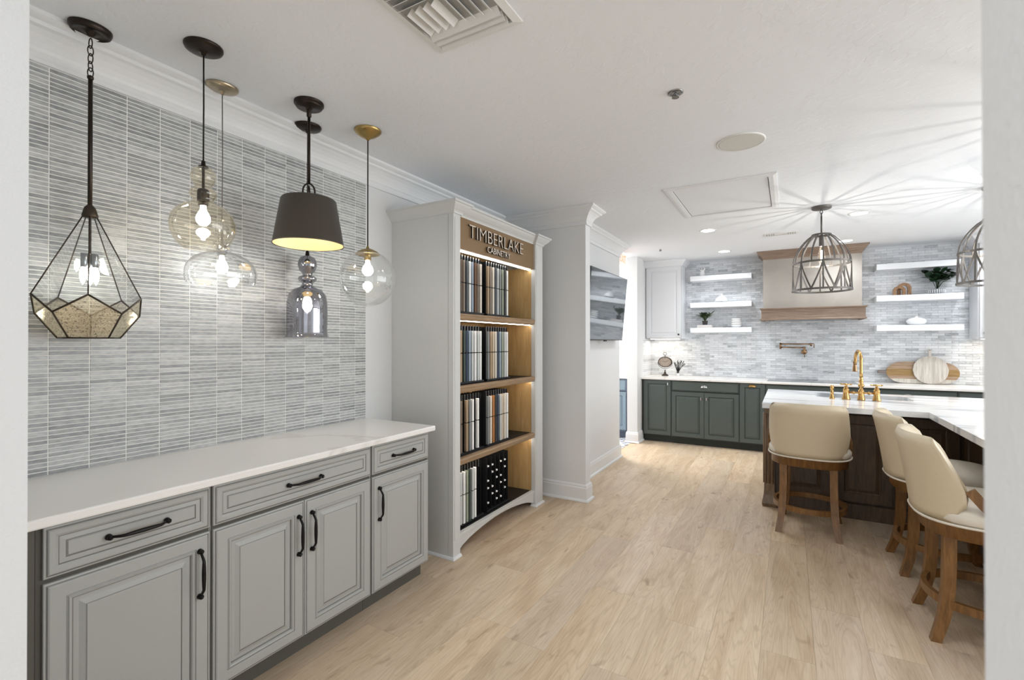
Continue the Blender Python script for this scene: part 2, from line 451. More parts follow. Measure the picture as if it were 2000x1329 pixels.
# ------------------------------------------------------------------ mesh builder
class MB:
    def __init__(s):
        s.v, s.f, s.m, s.sm = [], [], [], []

    def face(s, idx, mi=0, smooth=False):
        s.f.append(tuple(idx)); s.m.append(mi); s.sm.append(smooth)

    def box(s, x0, x1, y0, y1, z0, z1, mi=0, b=0, R=None, c=None):
        if b > 0:
            bm = bmesh.new()
            bmesh.ops.create_cube(bm, size=1)
            for v in bm.verts:
                v.co = Vector(((x0+x1)/2 + v.co.x*(x1-x0), (y0+y1)/2 + v.co.y*(y1-y0), (z0+z1)/2 + v.co.z*(z1-z0)))
            bmesh.ops.bevel(bm, geom=bm.edges[:], offset=b, segments=2, profile=.5, affect='EDGES')
            o = len(s.v)
            bm.verts.index_update()
            s.v += [v.co.copy() for v in bm.verts]
            for f in bm.faces:
                s.face([o + v.index for v in f.verts], mi)
            bm.free()
            n0 = o
        else:
            o = n0 = len(s.v)
            s.v += [Vector(p) for p in ((x0, y0, z0), (x1, y0, z0), (x1, y1, z0), (x0, y1, z0), (x0, y0, z1), (x1, y0, z1), (x1, y1, z1), (x0, y1, z1))]
            for q in ((0, 3, 2, 1), (4, 5, 6, 7), (0, 1, 5, 4), (1, 2, 6, 5), (2, 3, 7, 6), (3, 0, 4, 7)):
                s.face([o+i for i in q], mi)
        if R is not None:
            c = Vector(c or ((x0+x1)/2, (y0+y1)/2, (z0+z1)/2))
            for i in range(n0, len(s.v)):
                s.v[i] = R @ (s.v[i]-c) + c
        return s

    def lathe(s, prof, c=(0, 0, 0), n=32, mi=0, smooth=True, cap0=False, cap1=False, a0=0, axis='Z', R=None):
        """prof: list of (radius, height)"""
        o = len(s.v)
        for r, z in prof:
            for k in range(n):
                a = a0 + 2*pi*k/n
                p = Vector((r*cos(a), r*sin(a), z))
                if axis == 'Y': p = Vector((p.x, p.z, p.y))
                if axis == 'X': p = Vector((p.z, p.x, p.y))
                if R is not None: p = R @ p
                s.v.append(p + Vector(c))
        for i in range(len(prof)-1):
            for k in range(n):
                a, b = o+i*n+k, o+i*n+(k+1) % n
                s.face((a, b, b+n, a+n), mi, smooth)
        if cap0: s.face([o+k for k in range(n)][::-1], mi)
        if cap1: s.face([o+(len(prof)-1)*n+k for k in range(n)], mi)
        return s

    def tube(s, pts, r, n=10, mi=0, closed=False, cap=True, flat=None, smooth=True):
        """round (or flattened: flat=(w,h) with the last axis up) tube along points; r may be a list"""
        P = [Vector(p) for p in pts]
        k = len(P)
        rs = r if isinstance(r, (list, tuple)) else [r]*k
        o = len(s.v)
        up = None
        for i in range(k):
            if closed: t = (P[(i+1) % k]-P[i-1]).normalized()
            else: t = (P[min(i+1, k-1)]-P[max(i-1, 0)]).normalized()
            if up is None:
                up = Vector((0, 0, 1)) if abs(t.z) < .9 else Vector((0, 1, 0))
            a = t.cross(up)
            if a.length < 1e-5: a = t.orthogonal()
            a.normalize()
            b = a.cross(t).normalized()
            up = b
            for j in range(n):
                an = 2*pi*j/n
                s.v.append(P[i] + a*cos(an)*rs[i] + b*sin(an)*rs[i])
        m = k if closed else k-1
        for i in range(m):
            for j in range(n):
                a, b = o+i*n+j, o+i*n+(j+1) % n
                c, d = o+((i+1) % k)*n+(j+1) % n, o+((i+1) % k)*n+j
                s.face((a, d, c, b), mi, smooth)
        if cap and not closed:
            s.face([o+j for j in range(n)], mi)
            s.face([o+(k-1)*n+j for j in range(n)][::-1], mi)
        return s

    def strip(s, pts, nrm, w_, t, mi=0, closed=False):
        """rectangular bar along points; nrm(i) outward normal; w_ across, t along normal"""
        P = [Vector(p) for p in pts]
        k = len(P)
        o = len(s.v)
        for i in range(k):
            tn = (P[(i+1) % k]-P[i-1]).normalized() if closed else (P[min(i+1, k-1)]-P[max(i-1, 0)]).normalized()
            n_ = Vector(nrm(i, P[i])).normalized()
            n_ = (n_ - tn*n_.dot(tn)).normalized()
            b = tn.cross(n_).normalized()
            for q, r in ((-1, -1), (1, -1), (1, 1), (-1, 1)):
                s.v.append(P[i] + b*q*w_/2 + n_*r*t/2)
        m = k if closed else k-1
        for i in range(m):
            for j in range(4):
                a, b = o+i*4+j, o+i*4+(j+1) % 4
                c, d = o+((i+1) % k)*4+(j+1) % 4, o+((i+1) % k)*4+j
                s.face((a, b, c, d), mi)
        if not closed:
            s.face([o+3, o+2, o+1, o], mi)
            e = o+(k-1)*4
            s.face([e, e+1, e+2, e+3], mi)
        return s

    def prism(s, poly, z0, z1, mi=0, axis='Z', R=None, smooth=False):
        """extrude a 2-D polygon (ccw) along an axis; axis Y: poly is (x,z); X: poly is (y,z)"""
        n = len(poly)
        o = len(s.v)

        def P(a, b, h):
            if axis == 'Z': return Vector((a, b, h))
            if axis == 'Y': return Vector((a, h, b))
            return Vector((h, a, b))
        for h in (z0, z1):
            for a, b in poly:
                s.v.append(P(a, b, h))
        flip = axis == 'Y'
        bot, top = [o+i for i in range(n)][::-1], [o+n+i for i in range(n)]
        s.face(bot[::-1] if flip else bot, mi)
        s.face(top[::-1] if flip else top, mi)
        for i in range(n):
            j = (i+1) % n
            q = (o+i, o+j, o+n+j, o+n+i)
            s.face(q[::-1] if flip else q, mi, smooth)
        if R is not None:
            for i in range(o, len(s.v)): s.v[i] = R @ s.v[i]
        return s

    def rings(s, w_, h_, prof, x0=0, z0=0, center_mi=0):
        """raised-panel slab in the XZ plane, front at -Y. prof: (inset, y[, material of the ring that ends here])"""
        o = len(s.v)
        for p in prof:
            i, y = p[0], p[1]
            s.v += [Vector((x0+i, y, z0+i)), Vector((x0+w_-i, y, z0+i)), Vector((x0+w_-i, y, z0+h_-i)), Vector((x0+i, y, z0+h_-i))]
        for k in range(len(prof)-1):
            mi = prof[k+1][2] if len(prof[k+1]) > 2 else 0
            for j in range(4):
                a, b = o+k*4+j, o+k*4+(j+1) % 4
                s.face((a, b, b+4, a+4), mi)
        e = o+(len(prof)-1)*4
        s.face((e, e+1, e+2, e+3), center_mi)
        s.face((o+3, o+2, o+1, o), 0)
        return s

    def sweep(s, path, prof, mi=0, closed=False, side=1):
        """moulding: prof (out, z) carried along XY path; out is to the right of travel (side=1)"""
        P = [Vector((p[0], p[1])) for p in path]
        n = len(P)
        o = len(s.v)
        k = len(prof)
        for i in range(n):
            d0 = (P[i]-P[i-1]).normalized() if (i > 0 or closed) else None
            d1 = (P[(i+1) % n]-P[i]).normalized() if (i < n-1 or closed) else None
            if d0 is None: d0 = d1
            if d1 is None: d1 = d0
            n0, n1 = Vector((d0.y, -d0.x))*side, Vector((d1.y, -d1.x))*side
            mtr = (n0+n1)
            mtr = mtr/(1+n0.dot(n1)) if (1+n0.dot(n1)) > .05 else n0
            for a, z in prof:
                q = P[i]+mtr*a
                s.v.append(Vector((q.x, q.y, z)))
        for i in range(n if closed else n-1):
            for j in range(k):
                a, b = o+i*k+j, o+i*k+(j+1) % k
                c, d = o+((i+1) % n)*k+(j+1) % k, o+((i+1) % n)*k+j
                s.face((a, b, c, d) if side < 0 else (d, c, b, a), mi)
        if not closed:
            s.face([o+j for j in range(k)], mi)
            s.face([o+(n-1)*k+j for j in range(k)][::-1], mi)
        return s

    def mesh(s, name, mats, off=(0, 0, 0)):
        me = bpy.data.meshes.new(name)
        off = Vector(off)
        me.from_pydata([tuple(Vector(v)-off) for v in s.v], [], s.f)
        for m_ in (mats if isinstance(mats, (list, tuple)) else [mats]):
            me.materials.append(m_)
        me.polygons.foreach_set('material_index', s.m)
        me.polygons.foreach_set('use_smooth', s.sm)
        bm = bmesh.new(); bm.from_mesh(me)
        bmesh.ops.recalc_face_normals(bm, faces=bm.faces[:])
        bm.to_mesh(me); bm.free()
        me.update()
        return me

    def build(s, name, mats, parent=None, off=(0, 0, 0), loc=None):
        o = bpy.data.objects.new(name, s.mesh(name, mats, off))
        COL.objects.link(o)
        if parent is not None: o.parent = parent
        if loc is not None: o.location = loc
        return o


def tag(o, label=None, cat=None, group=None, kind=None):
    if label: o['label'] = label
    if cat: o['category'] = cat
    if group: o['group'] = group
    if kind: o['kind'] = kind
    return o


def thing(name, label, cat, loc=(0, 0, 0), rz=0, group=None):
    o = bpy.data.objects.new(name, None)
    COL.objects.link(o)
    o.location = loc
    o.rotation_euler = (0, 0, rz)
    o.empty_display_size = .1
    return tag(o, label, cat, group)


def single(name, mb, mat, label, cat, loc, group=None, rz=0):
    o = mb.build(name, mat, None, (0, 0, 0), loc)
    o.rotation_euler = (0, 0, rz)
    return tag(o, label, cat, group)


def struct(name, mb, mat, parent=None):
    o = mb.build(name, mat, parent)
    if parent is None: o['kind'] = 'structure'
    return o


def dup(root, loc, rz=None, label=None, group=None):
    r = root.copy(); COL.objects.link(r); r.location = loc
    if rz is not None: r.rotation_euler = (0, 0, rz)
    if label: r['label'] = label
    if group: r['group'] = group
    for ch in list(root.children):
        c = ch.copy(); COL.objects.link(c); c.parent = r
        for g in list(ch.children):
            d = g.copy(); COL.objects.link(d); d.parent = c
    return r


def linked(name, me, parent, loc):
    o = bpy.data.objects.new(name, me)
    COL.objects.link(o); o.parent = parent; o.location = loc
    return o


def arc(cx_, cz, r, a0, a1, n):
    return [(cx_ + r*cos(a0+(a1-a0)*i/n), cz + r*sin(a0+(a1-a0)*i/n)) for i in range(n+1)]


# ------------------------------------------------------------------ the shell
XW = -2.43          # face of the left wall
YB = 7.53           # face of the kitchen back wall
struct('floor', MB().box(-5, 4.3, -3, 9.2, -.12, -.006), M['subfloor'])
floor = bpy.data.objects['floor']
# oak planks along Y
PWD = .215
PLEN = 1.40
PHASE = {-6: 1.97, -5: 2.64, -4: 3.39, -3: 2.51, -2: 3.56, -1: 2.485, 0: 3.02, 1: 2.72, 2: 2.92}
plank_meshes = {}
xi = -11
x = -.115 - 11*PWD + PWD
nP = 0
while x < 2.3:
    ph = PHASE.get(xi+0, None)
    if ph is None: ph = 2.5 + ((xi*.618) % 1)*PLEN
    y = ph - 3*PLEN + (PLEN if ph - 2*PLEN < -.1 else 0)
    while y < 7.6:
        L_ = PLEN
        y0, y1 = max(y, -.1), min(y+L_, 7.55)
        if y1-y0 > .05:
            vis = True
            # nothing is laid under the left block and in the tiled hall
            if x < -1.9 and y0 > 5.8: vis = False
            if x < -1.9 and y1 > 5.83: y1 = 5.83
            if x < -2.0 and y0 > 4.1: vis = False
            # far side of the doorway wall only
            if x > 1.2 and y1 < 1.0: vis = False
            if y1 < .3 and (x < -1.4 or x > .2): vis = False
            if vis:
                key = (round(y1-y0, 3))
                if key not in plank_meshes:
                    L2 = y1-y0
                    b_ = MB()
                    g_ = .00005
                    b_.v += [Vector(p) for p in ((g_, g_, -.012), (PWD-g_, g_, -.012), (PWD-g_, L2-g_, -.012), (g_, L2-g_, -.012),
                                                 (g_+.0003, g_+.0003, 0), (PWD-g_-.0003, g_+.0003, 0), (PWD-g_-.0003, L2-g_-.0003, 0), (g_+.0003, L2-g_-.0003, 0))]
                    for q in ((0, 3, 2, 1), (4, 5, 6, 7), (0, 1, 5, 4), (1, 2, 6, 5), (2, 3, 7, 6), (3, 0, 4, 7)): b_.face(q)
                    plank_meshes[key] = b_.mesh('plank', M['plank'])
                linked('plank', plank_meshes[key], floor, (x, y0, 0)); nP += 1
        y += L_
    x += PWD
    xi += 1
# small hexagons of the hall floor
hb = MB()
hr = .034
row = 0
yy = 5.86
while yy < 8.2:
    xx = -4.0 + (row % 2)*hr*.866
    while xx < -1.91 - (0 if yy < 6.64 or yy > 7 else .12):
        o_ = len(hb.v)
        mi = 1 if ((row//2 + int((xx+9)/(hr*1.73))) % 3 == 0) else 0
        for k in range(6):
            a = pi/6 + k*pi/3
            hb.v.append(Vector((xx+hr*.93*cos(a), yy+hr*.93*sin(a), -.0005)))
        hb.face(range(o_, o_+6), mi)
        xx += hr*1.732
    yy += hr*1.5
    row += 1
hx = hb.build('hexagon_tile', [M['hexa'], M['hexb']], floor); hx['kind'] = 'stuff'

struct('ceiling', MB().box(-5, 4.3, -3, 9.2, CEIL, CEIL+.1), M['ceil'])
struct('wall_left', MB().box(XW-.15, XW, .2, 3.99, 0, CEIL), M['wall'])
wl = bpy.data.objects['wall_left']
# pillar and television block
struct('wall_pillar', MB().box(XW-.15, -1.56, 3.99, 4.10, 0, CEIL), M['wall'])
struct('wall_television', MB().box(-2.5, -1.81, 4.10, 5.77, 0, CEIL), M['wall'])
struct('wall_column', MB().box(-1.98, -1.835, 6.66, 6.985, 0, CEIL), M['wall'])
struct('wall_kitchen_side', MB().box(-1.98, -1.86, 6.985, YB, 0, CEIL), M['wall'])
struct('wall_back', MB().box(-5, 2.62, YB, YB+.12, 0, CEIL), M['wall'])
struct('wall_kitchen_right', MB().box(2.5, 2.62, 6.2, YB, 0, CEIL), M['wall'])
struct('wall_hall', MB().box(-4.9, -4.8, 5.6, YB, 0, CEIL), M['wall'])
struct('wall_hall_near', MB().box(-4.9, -2.5, 5.6, 5.77, 0, CEIL), M['wall'])
# doorway the camera stands in
YJ = .34
tilt = MB()
tilt.box(-5, -1.322, 0.0, YJ, 0, CEIL)
tilt.box(.0895, 4.3, 0.0, YJ, 0, CEIL)
for i in range(8, 16):      # the right jamb leans a hair
    v = tilt.v[i]
    if abs(v.x-.0895) < 1e-6: v.x += .0010 if v.z < 1 else -.0030
tilt.box(-1.322, .0885, 0.0, YJ, 2.32, CEIL)
struct('wall_front', tilt, M['jamb'])
# right side: piers and a sill between wide window bays
rw = MB()
rw.box(4.2, 4.3, -3, 9.2, 0, .5)
rw.box(4.2, 4.3, -3, 9.2, 2.4, CEIL)
for y0, y1 in ((-3, -.2), (1.7, 2.0), (4.6, 4.9), (7.4, 9.2)): rw.box(4.2, 4.3, y0, y1, .5, 2.4)
struct('wall_right', rw, M['wall'])

# grey stick tiles on the left wall
grout = MB().box(XW, XW+.0035, .25, 2.246, .914, 2.463)
go = grout.build('grout', M['grout'], wl)


def tile_mb(dx, y0, y1, z0, z1, x0, bev=.0018):
    b_ = MB()
    b_.v += [Vector(p) for p in ((x0, y0, z0), (x0, y1, z0), (x0, y1, z1), (x0, y0, z1),
                                 (x0+dx, y0+bev, z0+bev), (x0+dx, y1-bev, z0+bev), (x0+dx, y1-bev, z1-bev), (x0+dx, y0+bev, z1-bev))]
    for q in ((4, 5, 6, 7), (0, 1, 5, 4), (1, 2, 6, 5), (2, 3, 7, 6), (3, 0, 4, 7)): b_.face(q)
    return b_


full = tile_mb(.0020, .0015, TW-.0015, .0016, TH-.0016, 0, .0010).mesh('tile', M['stick_tile'])
fieldb = MB()
cnt = 0
cells = []
for c in range(0, 19):
    y0 = TY0 + c*TW
    if y0 + TW < .52: continue
    for r in range(92):
        cells.append((c, r, y0, TZ0+r*TH))
for c, r, y0, z0 in cells:
    jit = (hash((c*31+r*7) % 97) % 5)*.0002
    if y0 + TW > .62 and cnt < 290 and y0+TW < 2.2:
        linked('tile', full, wl, (XW+.003+jit, y0, z0)); cnt += 1
    else:
        y1 = min(y0+TW-.0013, 2.2445)
        t = tile_mb(.0020, y0+.0015, y1, z0+.0016, z0+TH-.0016, XW+.003+jit, .0010)
        o_ = len(fieldb.v); fieldb.v += t.v
        for q in t.f: fieldb.face([o_+i for i in q])
f_ = fieldb.build('tile', M['stick_tile'], wl); f_['kind'] = 'stuff'

# marble brick tiles on the kitchen back wall and its left return
wb = bpy.data.objects['wall_back']
gb = MB().box(-1.86, 2.5, YB-.004, YB, .914, CEIL)
gb.build('grout', M['brick_grout'], wb)


def brick_mb(w_, x0=0, z0=0, y=0, bev=.0012):
    b_ = MB()
    X0, X1, Z0, Z1 = x0+.0008, x0+w_-.0008, z0+.0008, z0+BH-.0008
    b_.v += [Vector(p) for p in ((X0, y, Z0), (X1, y, Z0), (X1, y, Z1), (X0, y, Z1),
                                 (X0+bev, y-.004, Z0+bev), (X1-bev, y-.004, Z0+bev), (X1-bev, y-.004, Z1-bev), (X0+bev, y-.004, Z1-bev))]
    for q in ((4, 5, 6, 7), (0, 1, 5, 4), (1, 2, 6, 5), (2, 3, 7, 6), (3, 0, 4, 7)): b_.face(q)
    return b_


bfull = brick_mb(BW).mesh('brick', M['brick_tile'])
bst = MB()
bcells = []
for r in range(56):
    z0 = BZ0 + r*BH
    for c in range(0, 37):
        x0 = BX0 + (c - (.5 if r % 2 else 0))*BW
        bcells.append((r, c, x0, z0))
vis_b = [b for b in bcells if b[2] > .85 and b[2] < 1.98 and b[3] < 1.52 and b[2] > -1.8]
vis_b.sort(key=lambda b: -b[2])
pick = set((b[0], b[1]) for b in vis_b[:180])
more = [b for b in bcells if -.3 < b[2] < .84 and b[3] < 1.4]
more.sort(key=lambda b: b[3])
pick |= set((b[0], b[1]) for b in more[:115])
for r, c, x0, z0 in bcells:
    if z0+BH > CEIL: continue
    if (r, c) in pick:
        linked('brick', bfull, wb, (x0, YB-.003-((r*7+c*3) % 4)*.0003, z0))
    else:
        xa, xb = max(x0, -1.859), min(x0+BW, 2.499)
        if xb-xa < .01: continue
        t = brick_mb(xb-xa, xa, z0, YB-.003-((r*7+c*3) % 4)*.0003)
        o_ = len(bst.v); bst.v += t.v
        for q in t.f: bst.face([o_+i for i in q])
q_ = bst.build('brick', M['brick_tile'], wb); q_['kind'] = 'stuff'
# return on the kitchen's left side wall, 0.55 m wide
ks = bpy.data.objects['wall_kitchen_side']
rt = MB()
rt.box(-1.86, -1.857, 6.985, YB-.01, .914, 1.475)
ret = MB()
for r in range(18):
    for c in range(-1, 5):
        ya = max(6.99, 6.985+(c+(.5 if r % 2 else 0))*BW); yb = min(YB-.012, 6.985+(c+1+(.5 if r % 2 else 0))*BW)
        if yb-ya < .01: continue
        t = tile_mb(.004, ya+.0008, yb-.0008, BZ0+r*BH+.0008, BZ0+(r+1)*BH-.0008, -1.857, .001)
        o_ = len(ret.v); ret.v += t.v
        for q in t.f: ret.face([o_+i for i in q])
rt.build('grout', M['brick_grout'], ks)
q_ = ret.build('brick', M['brick_tile'], ks); q_['kind'] = 'stuff'
MB().box(-1.862, -1.852, 6.978, 6.986, .914, 1.478).build('tile_edge_strip', M['steel'], ks)

# crown mouldings and baseboards
CROWN = [(0, 2.463), (.016, 2.463), (.016, 2.478), (.012, 2.481), (.012, 2.496), (.019, 2.503), (.024, 2.515), (.034, 2.533), (.050, 2.553), (.068, 2.568),
         (.082, 2.574), (.086, 2.580), (.086, 2.586), (.100, 2.592), (.113, 2.600), (.113, CEIL-.0005), (0, CEIL-.0005)]
struct('trim_1', MB().sweep([(XW, YJ), (XW, 3.99), (-1.56, 3.99), (-1.56, 4.10), (-1.81, 4.10), (-1.81, 5.77), (-2.6, 5.77)], CROWN), M['trim'])
struct('trim_2', MB().sweep([(-1.86, YB), (-1.86, 6.985), (-1.835, 6.985), (-1.835, 6.66), (-1.98, 6.66)][::-1][3:], CROWN), M['trim']) if False else None
BASE = [(0, 0), (.032, 0), (.032, .008), (.027, .017), (.017, .022), (.017, .118), (.013, .128), (.013, .138), (.006, .15), (0, .15)]
struct('baseboard_left', MB().sweep([(XW, 3.83), (XW, 3.99), (-1.56, 3.99), (-1.56, 4.10), (-1.81, 4.10), (-1.81, 5.77), (-2.6, 5.77)], BASE), M['trim'])
struct('baseboard_column', MB().sweep([(-1.98, 6.985), (-1.98, 6.66), (-1.835, 6.66), (-1.835, 6.92)], BASE, side=1), M['trim'])
# hall: ledge on the back wall
struct('trim_3', MB().box(-4.5, -1.99, YB-.06, YB, 1.34, 1.375), M['trim'])

# attic hatch, ceiling fittings
at = thing('attic_hatch', 'square white attic access hatch framed in the ceiling', 'hatch', (-.453, 4.31, CEIL))
fr = MB()
x0, x1, y0, y1 = -.34, .33, -.44, .44
fr.sweep([(x0, y0), (x0, y1), (x1, y1), (x1, y0)], [(0, -.012), (.03, -.014), (.055, -.008), (.055, 0), (0, 0)], closed=True, side=-1)
fr.build('frame', M['trim'], at)
MB().box(x0+.006, x1-.006, y0+.006, y1-.006, -.004, -.0005).build('panel', M['trim'], at)
MB().box(x0, x1, y0, y1, -.0004, .0).build('shadow_gap', M['gray_dark'], at)

av = thing('ceiling_air_vent', 'large square white louvred air vent above the countertop run', 'vent', (-1.045, 1.355, CEIL))
vb = MB()
vb.sweep([(-.165, -.165), (-.165, .165), (.165, .165), (.165, -.165)], [(0, -.012), (.028, -.006), (.028, 0), (0, 0)], closed=True, side=-1)
vb.build('frame', M['vent'], av)
MB().box(-.165, .165, -.165, .165, -.002, -.0005).build('backing', M['vent_dark'], av)
Rl = Matrix.Rotation(radians(38), 3, 'Y')
for i in range(6):       # side blades, both directions
    sgn = -1 if i < 3 else 1
    Ry = Matrix.Rotation(radians(-42*sgn), 3, 'X')
    yy = sgn*(.085 + (i % 3)*.031)
    MB().box(-.155, .155, yy-.017, yy+.017, -.013, -.0115, 0, 0, Ry).build('slat', M['vent'], av)
for i in range(8):
    sgn = -1 if i < 4 else 1
    Ry = Matrix.Rotation(radians(42*sgn), 3, 'Y')
    xx = sgn*(.02 + (i % 4)*.036)
    MB().box(xx-.015, xx+.015, -.066, .066, -.013, -.0115, 0, 0, Ry).build('slat', M['vent'], av)
v2 = thing('slot_air_vent', 'narrow white ceiling vent with two louvred ends near the range hood', 'vent', (-.07, 6.02, CEIL))
MB().box(-.16, .16, -.07, .07, -.008, -.0005, 0).build('frame', M['vent'], v2)
for sx in (-1, 1):
    for k in range(4):
        xx = sx*(.135-k*.022)
        MB().box(xx-.005, xx+.005, -.05, .05, -.0095, -.0075).build('slot', M['vent_dark'], v2)
MB().box(-.06, .06, .028, .034, -.0095, -.0075).build('slot', M['vent_dark'], v2)

sp_ = thing('ceiling_speaker', 'round pale grille of a flush ceiling speaker', 'speaker', (-.245, 3.14, CEIL))
MB().lathe([(.0, -.006), (.118, -.006), (.122, -.004)], n=48, smooth=False).build('grille', M['speaker'], sp_)
MB().lathe([(.122, -.005), (.130, -.007), (.134, -.003), (.134, 0)], n=48).build('rim', M['vent'], sp_)


def sprinkler(loc, label, recess=True):
    t = thing('fire_sprinkler', label, 'sprinkler', loc)
    if recess:
        MB().lathe([(.018, -.004), (.03, -.006), (.036, -.003), (.036, 0)], n=32).build('cup', M['sprinkler'], t)
    MB().lathe([(.007, 0), (.007, -.008), (.012, -.010), (.004, -.015), (.0, -.015)], n=16).build('body', M['sprinkler'], t)
    MB().tube([(-.011, 0, -.008), (-.013, 0, -.014), (0, 0, -.021), (.013, 0, -.014), (.011, 0, -.008)], .0022, 6).build('arm', M['sprinkler'], t)
    MB().lathe([(0, -.022), (.017, -.022), (.017, -.0245), (0, -.0245)], n=20, smooth=False).build('deflector', M['sprinkler'], t)


sprinkler((-.466, 2.363, CEIL), 'chrome fire sprinkler recessed in the open middle of the ceiling')
sprinkler((-1.427, 6.27, CEIL), 'small fire sprinkler on the far ceiling near the white upper cabinet', False)
CANL = {(-.745, 5.46): 'lit round recessed ceiling light just beyond the attic hatch, nearest of the left pair',
        (-.73, 6.83): 'lit round recessed ceiling light above the left floating shelves',
        (.568, 5.43): 'lit round recessed ceiling light just right of the caged pendant canopy',
        (.585, 6.83): 'lit round recessed ceiling light in front of the range hood'}
for (cx_, cy_), lb in CANL.items():
    t = thing('recessed_light', lb, 'ceiling light', (cx_, cy_, CEIL), 0, 'recessed ceiling lights over the kitchen')
    MB().lathe([(.0, -.0045), (.068, -.0045)], n=40, smooth=False).build('lens', M['lens'], t)
    MB().lathe([(.068, -.005), (.084, -.004), (.088, 0)], n=40).build('trim_ring', M['vent'], t)

# ------------------------------------------------------------------ cabinets
GD = [(0, .02), (0, .008), (.0015, .006), (.006, .005), (.0065, .007, 1), (.008, .007, 1), (.010, .002), (.014, 0), (.050, 0), (.0515, .002, 1), (.053, .002), (.057, -.003), (.063, -.001),
      (.066, .006), (.0662, .0085, 1), (.069, .0085, 1), (.082, .0075), (.092, .003), (.097, .0005), (.0975, .0025, 1), (.0995, .0025, 1), (.101, .001)]
GDR = [(0, .02), (0, .008), (.0015, .006), (.006, .005), (.0065, .007, 1), (.008, .007, 1), (.010, .002), (.013, 0), (.026, 0), (.033, .004), (.0335, .006, 1), (.036, .006, 1), (.050, .005), (.0505, .007, 1), (.053, .007, 1), (.056, .003)]
KD = [(0, .02), (0, .003), (.003, 0), (.052, 0), (.056, .006), (.0565, .009, 1), (.064, .009, 1), (.078, .004), (.088, .001), (.092, .001)]
KDR = [(0, .02), (0, .006), (.004, .004), (.010, .004, 1), (.014, 0), (.02, 0)]
SHK = [(0, .02), (0, .002), (.002, 0), (.055, 0), (.0555, .004, 1), (.060, .007), (.075, .006), (.088, .002), (.092, .002)]


def bow_pull(L_, mat, flare=.010, standoff=.026, mid=.0075):
    """arched pull along local X, sticking out to -Y, flared feet"""
    b_ = MB()
    pts, rs = [], []
    for i in range(17):
        t = i/16
        u = (t-.5)*L_
        prof = 1-abs(2*t-1)**2.2
        y = -.004 - standoff*(min(1, prof*1.6))
        pts.append((u, y, 0))
        rs.append(.0042 + (mid-.0042)*sin(pi*t)**1.5)
    b_.tube(pts, rs, 8)
    for sx in (-1, 1):
        b_.lathe([(flare, 0), (flare, -.004), (.0055, -.010), (.004, -.016)], (sx*L_/2, 0, 0), 14, axis='Y', cap0=True)
        b_.lathe([(.0, -.0055), (.0085, -.002), (.0085, .002), (0, .0055)], (sx*L_/2, -.014, 0), 10, axis='Y')
    return b_


def add_handle(kind, parent, x, z, mat, L_=.16):
    if kind in ('h', 'v'):
        b_ = bow_pull(L_, mat)
        if kind == 'v':
            for i, p in enumerate(b_.v): b_.v[i] = Vector((p.z, p.y, p.x))
        for p in b_.v: p += Vector((x, 0, z))
        h = b_.build('handle', mat, parent)
    elif kind == 'cup':
        b_ = MB()
        n = 14
        for i in range(n+1):
            for j in range(7):
                a, bb = pi*i/n, (pi/2)*j/6
                b_.v.append(Vector((x + .045*cos(a), -.024*sin(a)*sin(bb), z-.008 + .024*sin(a)*cos(bb)+.002)))
        for i in range(n):
            for j in range(6):
                k = i*7+j
                b_.face((k, k+1, k+8, k+7), 0, True)
        b_.tube([(x-.045, -.002, z-.006), (x-.03, -.002, z+.015), (x, -.002, z+.021), (x+.03, -.002, z+.015), (x+.045, -.002, z-.006)], .003, 6)
        b_.tube([(x+.045*cos(pi*i/12), -.024*sin(pi*i/12), z-.006) for i in range(13)], .0025, 6)
        h = b_.build('handle', mat, parent)
    elif kind == 'knob':
        b_ = MB().lathe([(.005, 0), (.004, -.012), (.012, -.016), (.014, -.022), (.009, -.028), (0, -.029)], (x, 0, z), 16, axis='Y')
        h = b_.build('knob', mat, parent)
    elif kind == 'finger':
        b_ = MB()
        b_.lathe([(.008, 0), (.007, -.008), (.005, -.014)], (x, 0, z), 12, axis='Y')
        b_.box(x-.009, x+.009, -.024, -.014, z-.019, z+.019, 0, .004)
        h = b_.build('handle', mat, parent)
    return h


def cabinet(name, label, loc, rz, w_, depth, ztop, toe, fronts, mats, hmat, group=None, zbot=None, toein=.075, dprof=KD, rprof=KDR, gap_mat=None, crown=False):
    t = thing(name, label, 'cabinet', loc, rz, group)
    z0 = toe if zbot is None else zbot
    c = MB()
    c.box(0, w_, .021, depth, z0, ztop)
    c.build('carcass', mats[0], t)
    # dark reveal behind the fronts
    MB().box(.004, w_-.004, .0175, .0212, z0+.004, ztop-.004).build('face_frame', mats[2], t)
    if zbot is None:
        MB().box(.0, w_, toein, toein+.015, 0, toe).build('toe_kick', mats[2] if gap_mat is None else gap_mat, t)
    for f in fronts:
        pr = rprof if f['k'] == 'drawer' else dprof
        d = MB().rings(f['x1']-f['x0'], f['z1']-f['z0'], pr, f['x0'], f['z0']).build(f['k'], [mats[0], mats[1]], t)
        if f.get('h'):
            kind, hx_, hz_ = f['h'][:3]
            add_handle(kind, d, hx_, hz_, hmat if len(f['h']) < 4 or not isinstance(f['h'][3], bpy.types.Material) else f['h'][3], .165)
    return t


gm = (M['gray'], M['glaze'], M['gray_dark'])
ZC = .882
# left run, front faces at x=-1.88; local x runs along world +Y, the fronts face +X
R90 = pi/2
FX = -1.878


def lcab(label, y0, w_, fronts):
    return cabinet('base_cabinet', label, (FX, y0, 0), R90, w_, .548, ZC, .095, fronts, gm, M['black'], 'grey base cabinets along the tiled wall', dprof=GD, rprof=GDR, toein=.07)


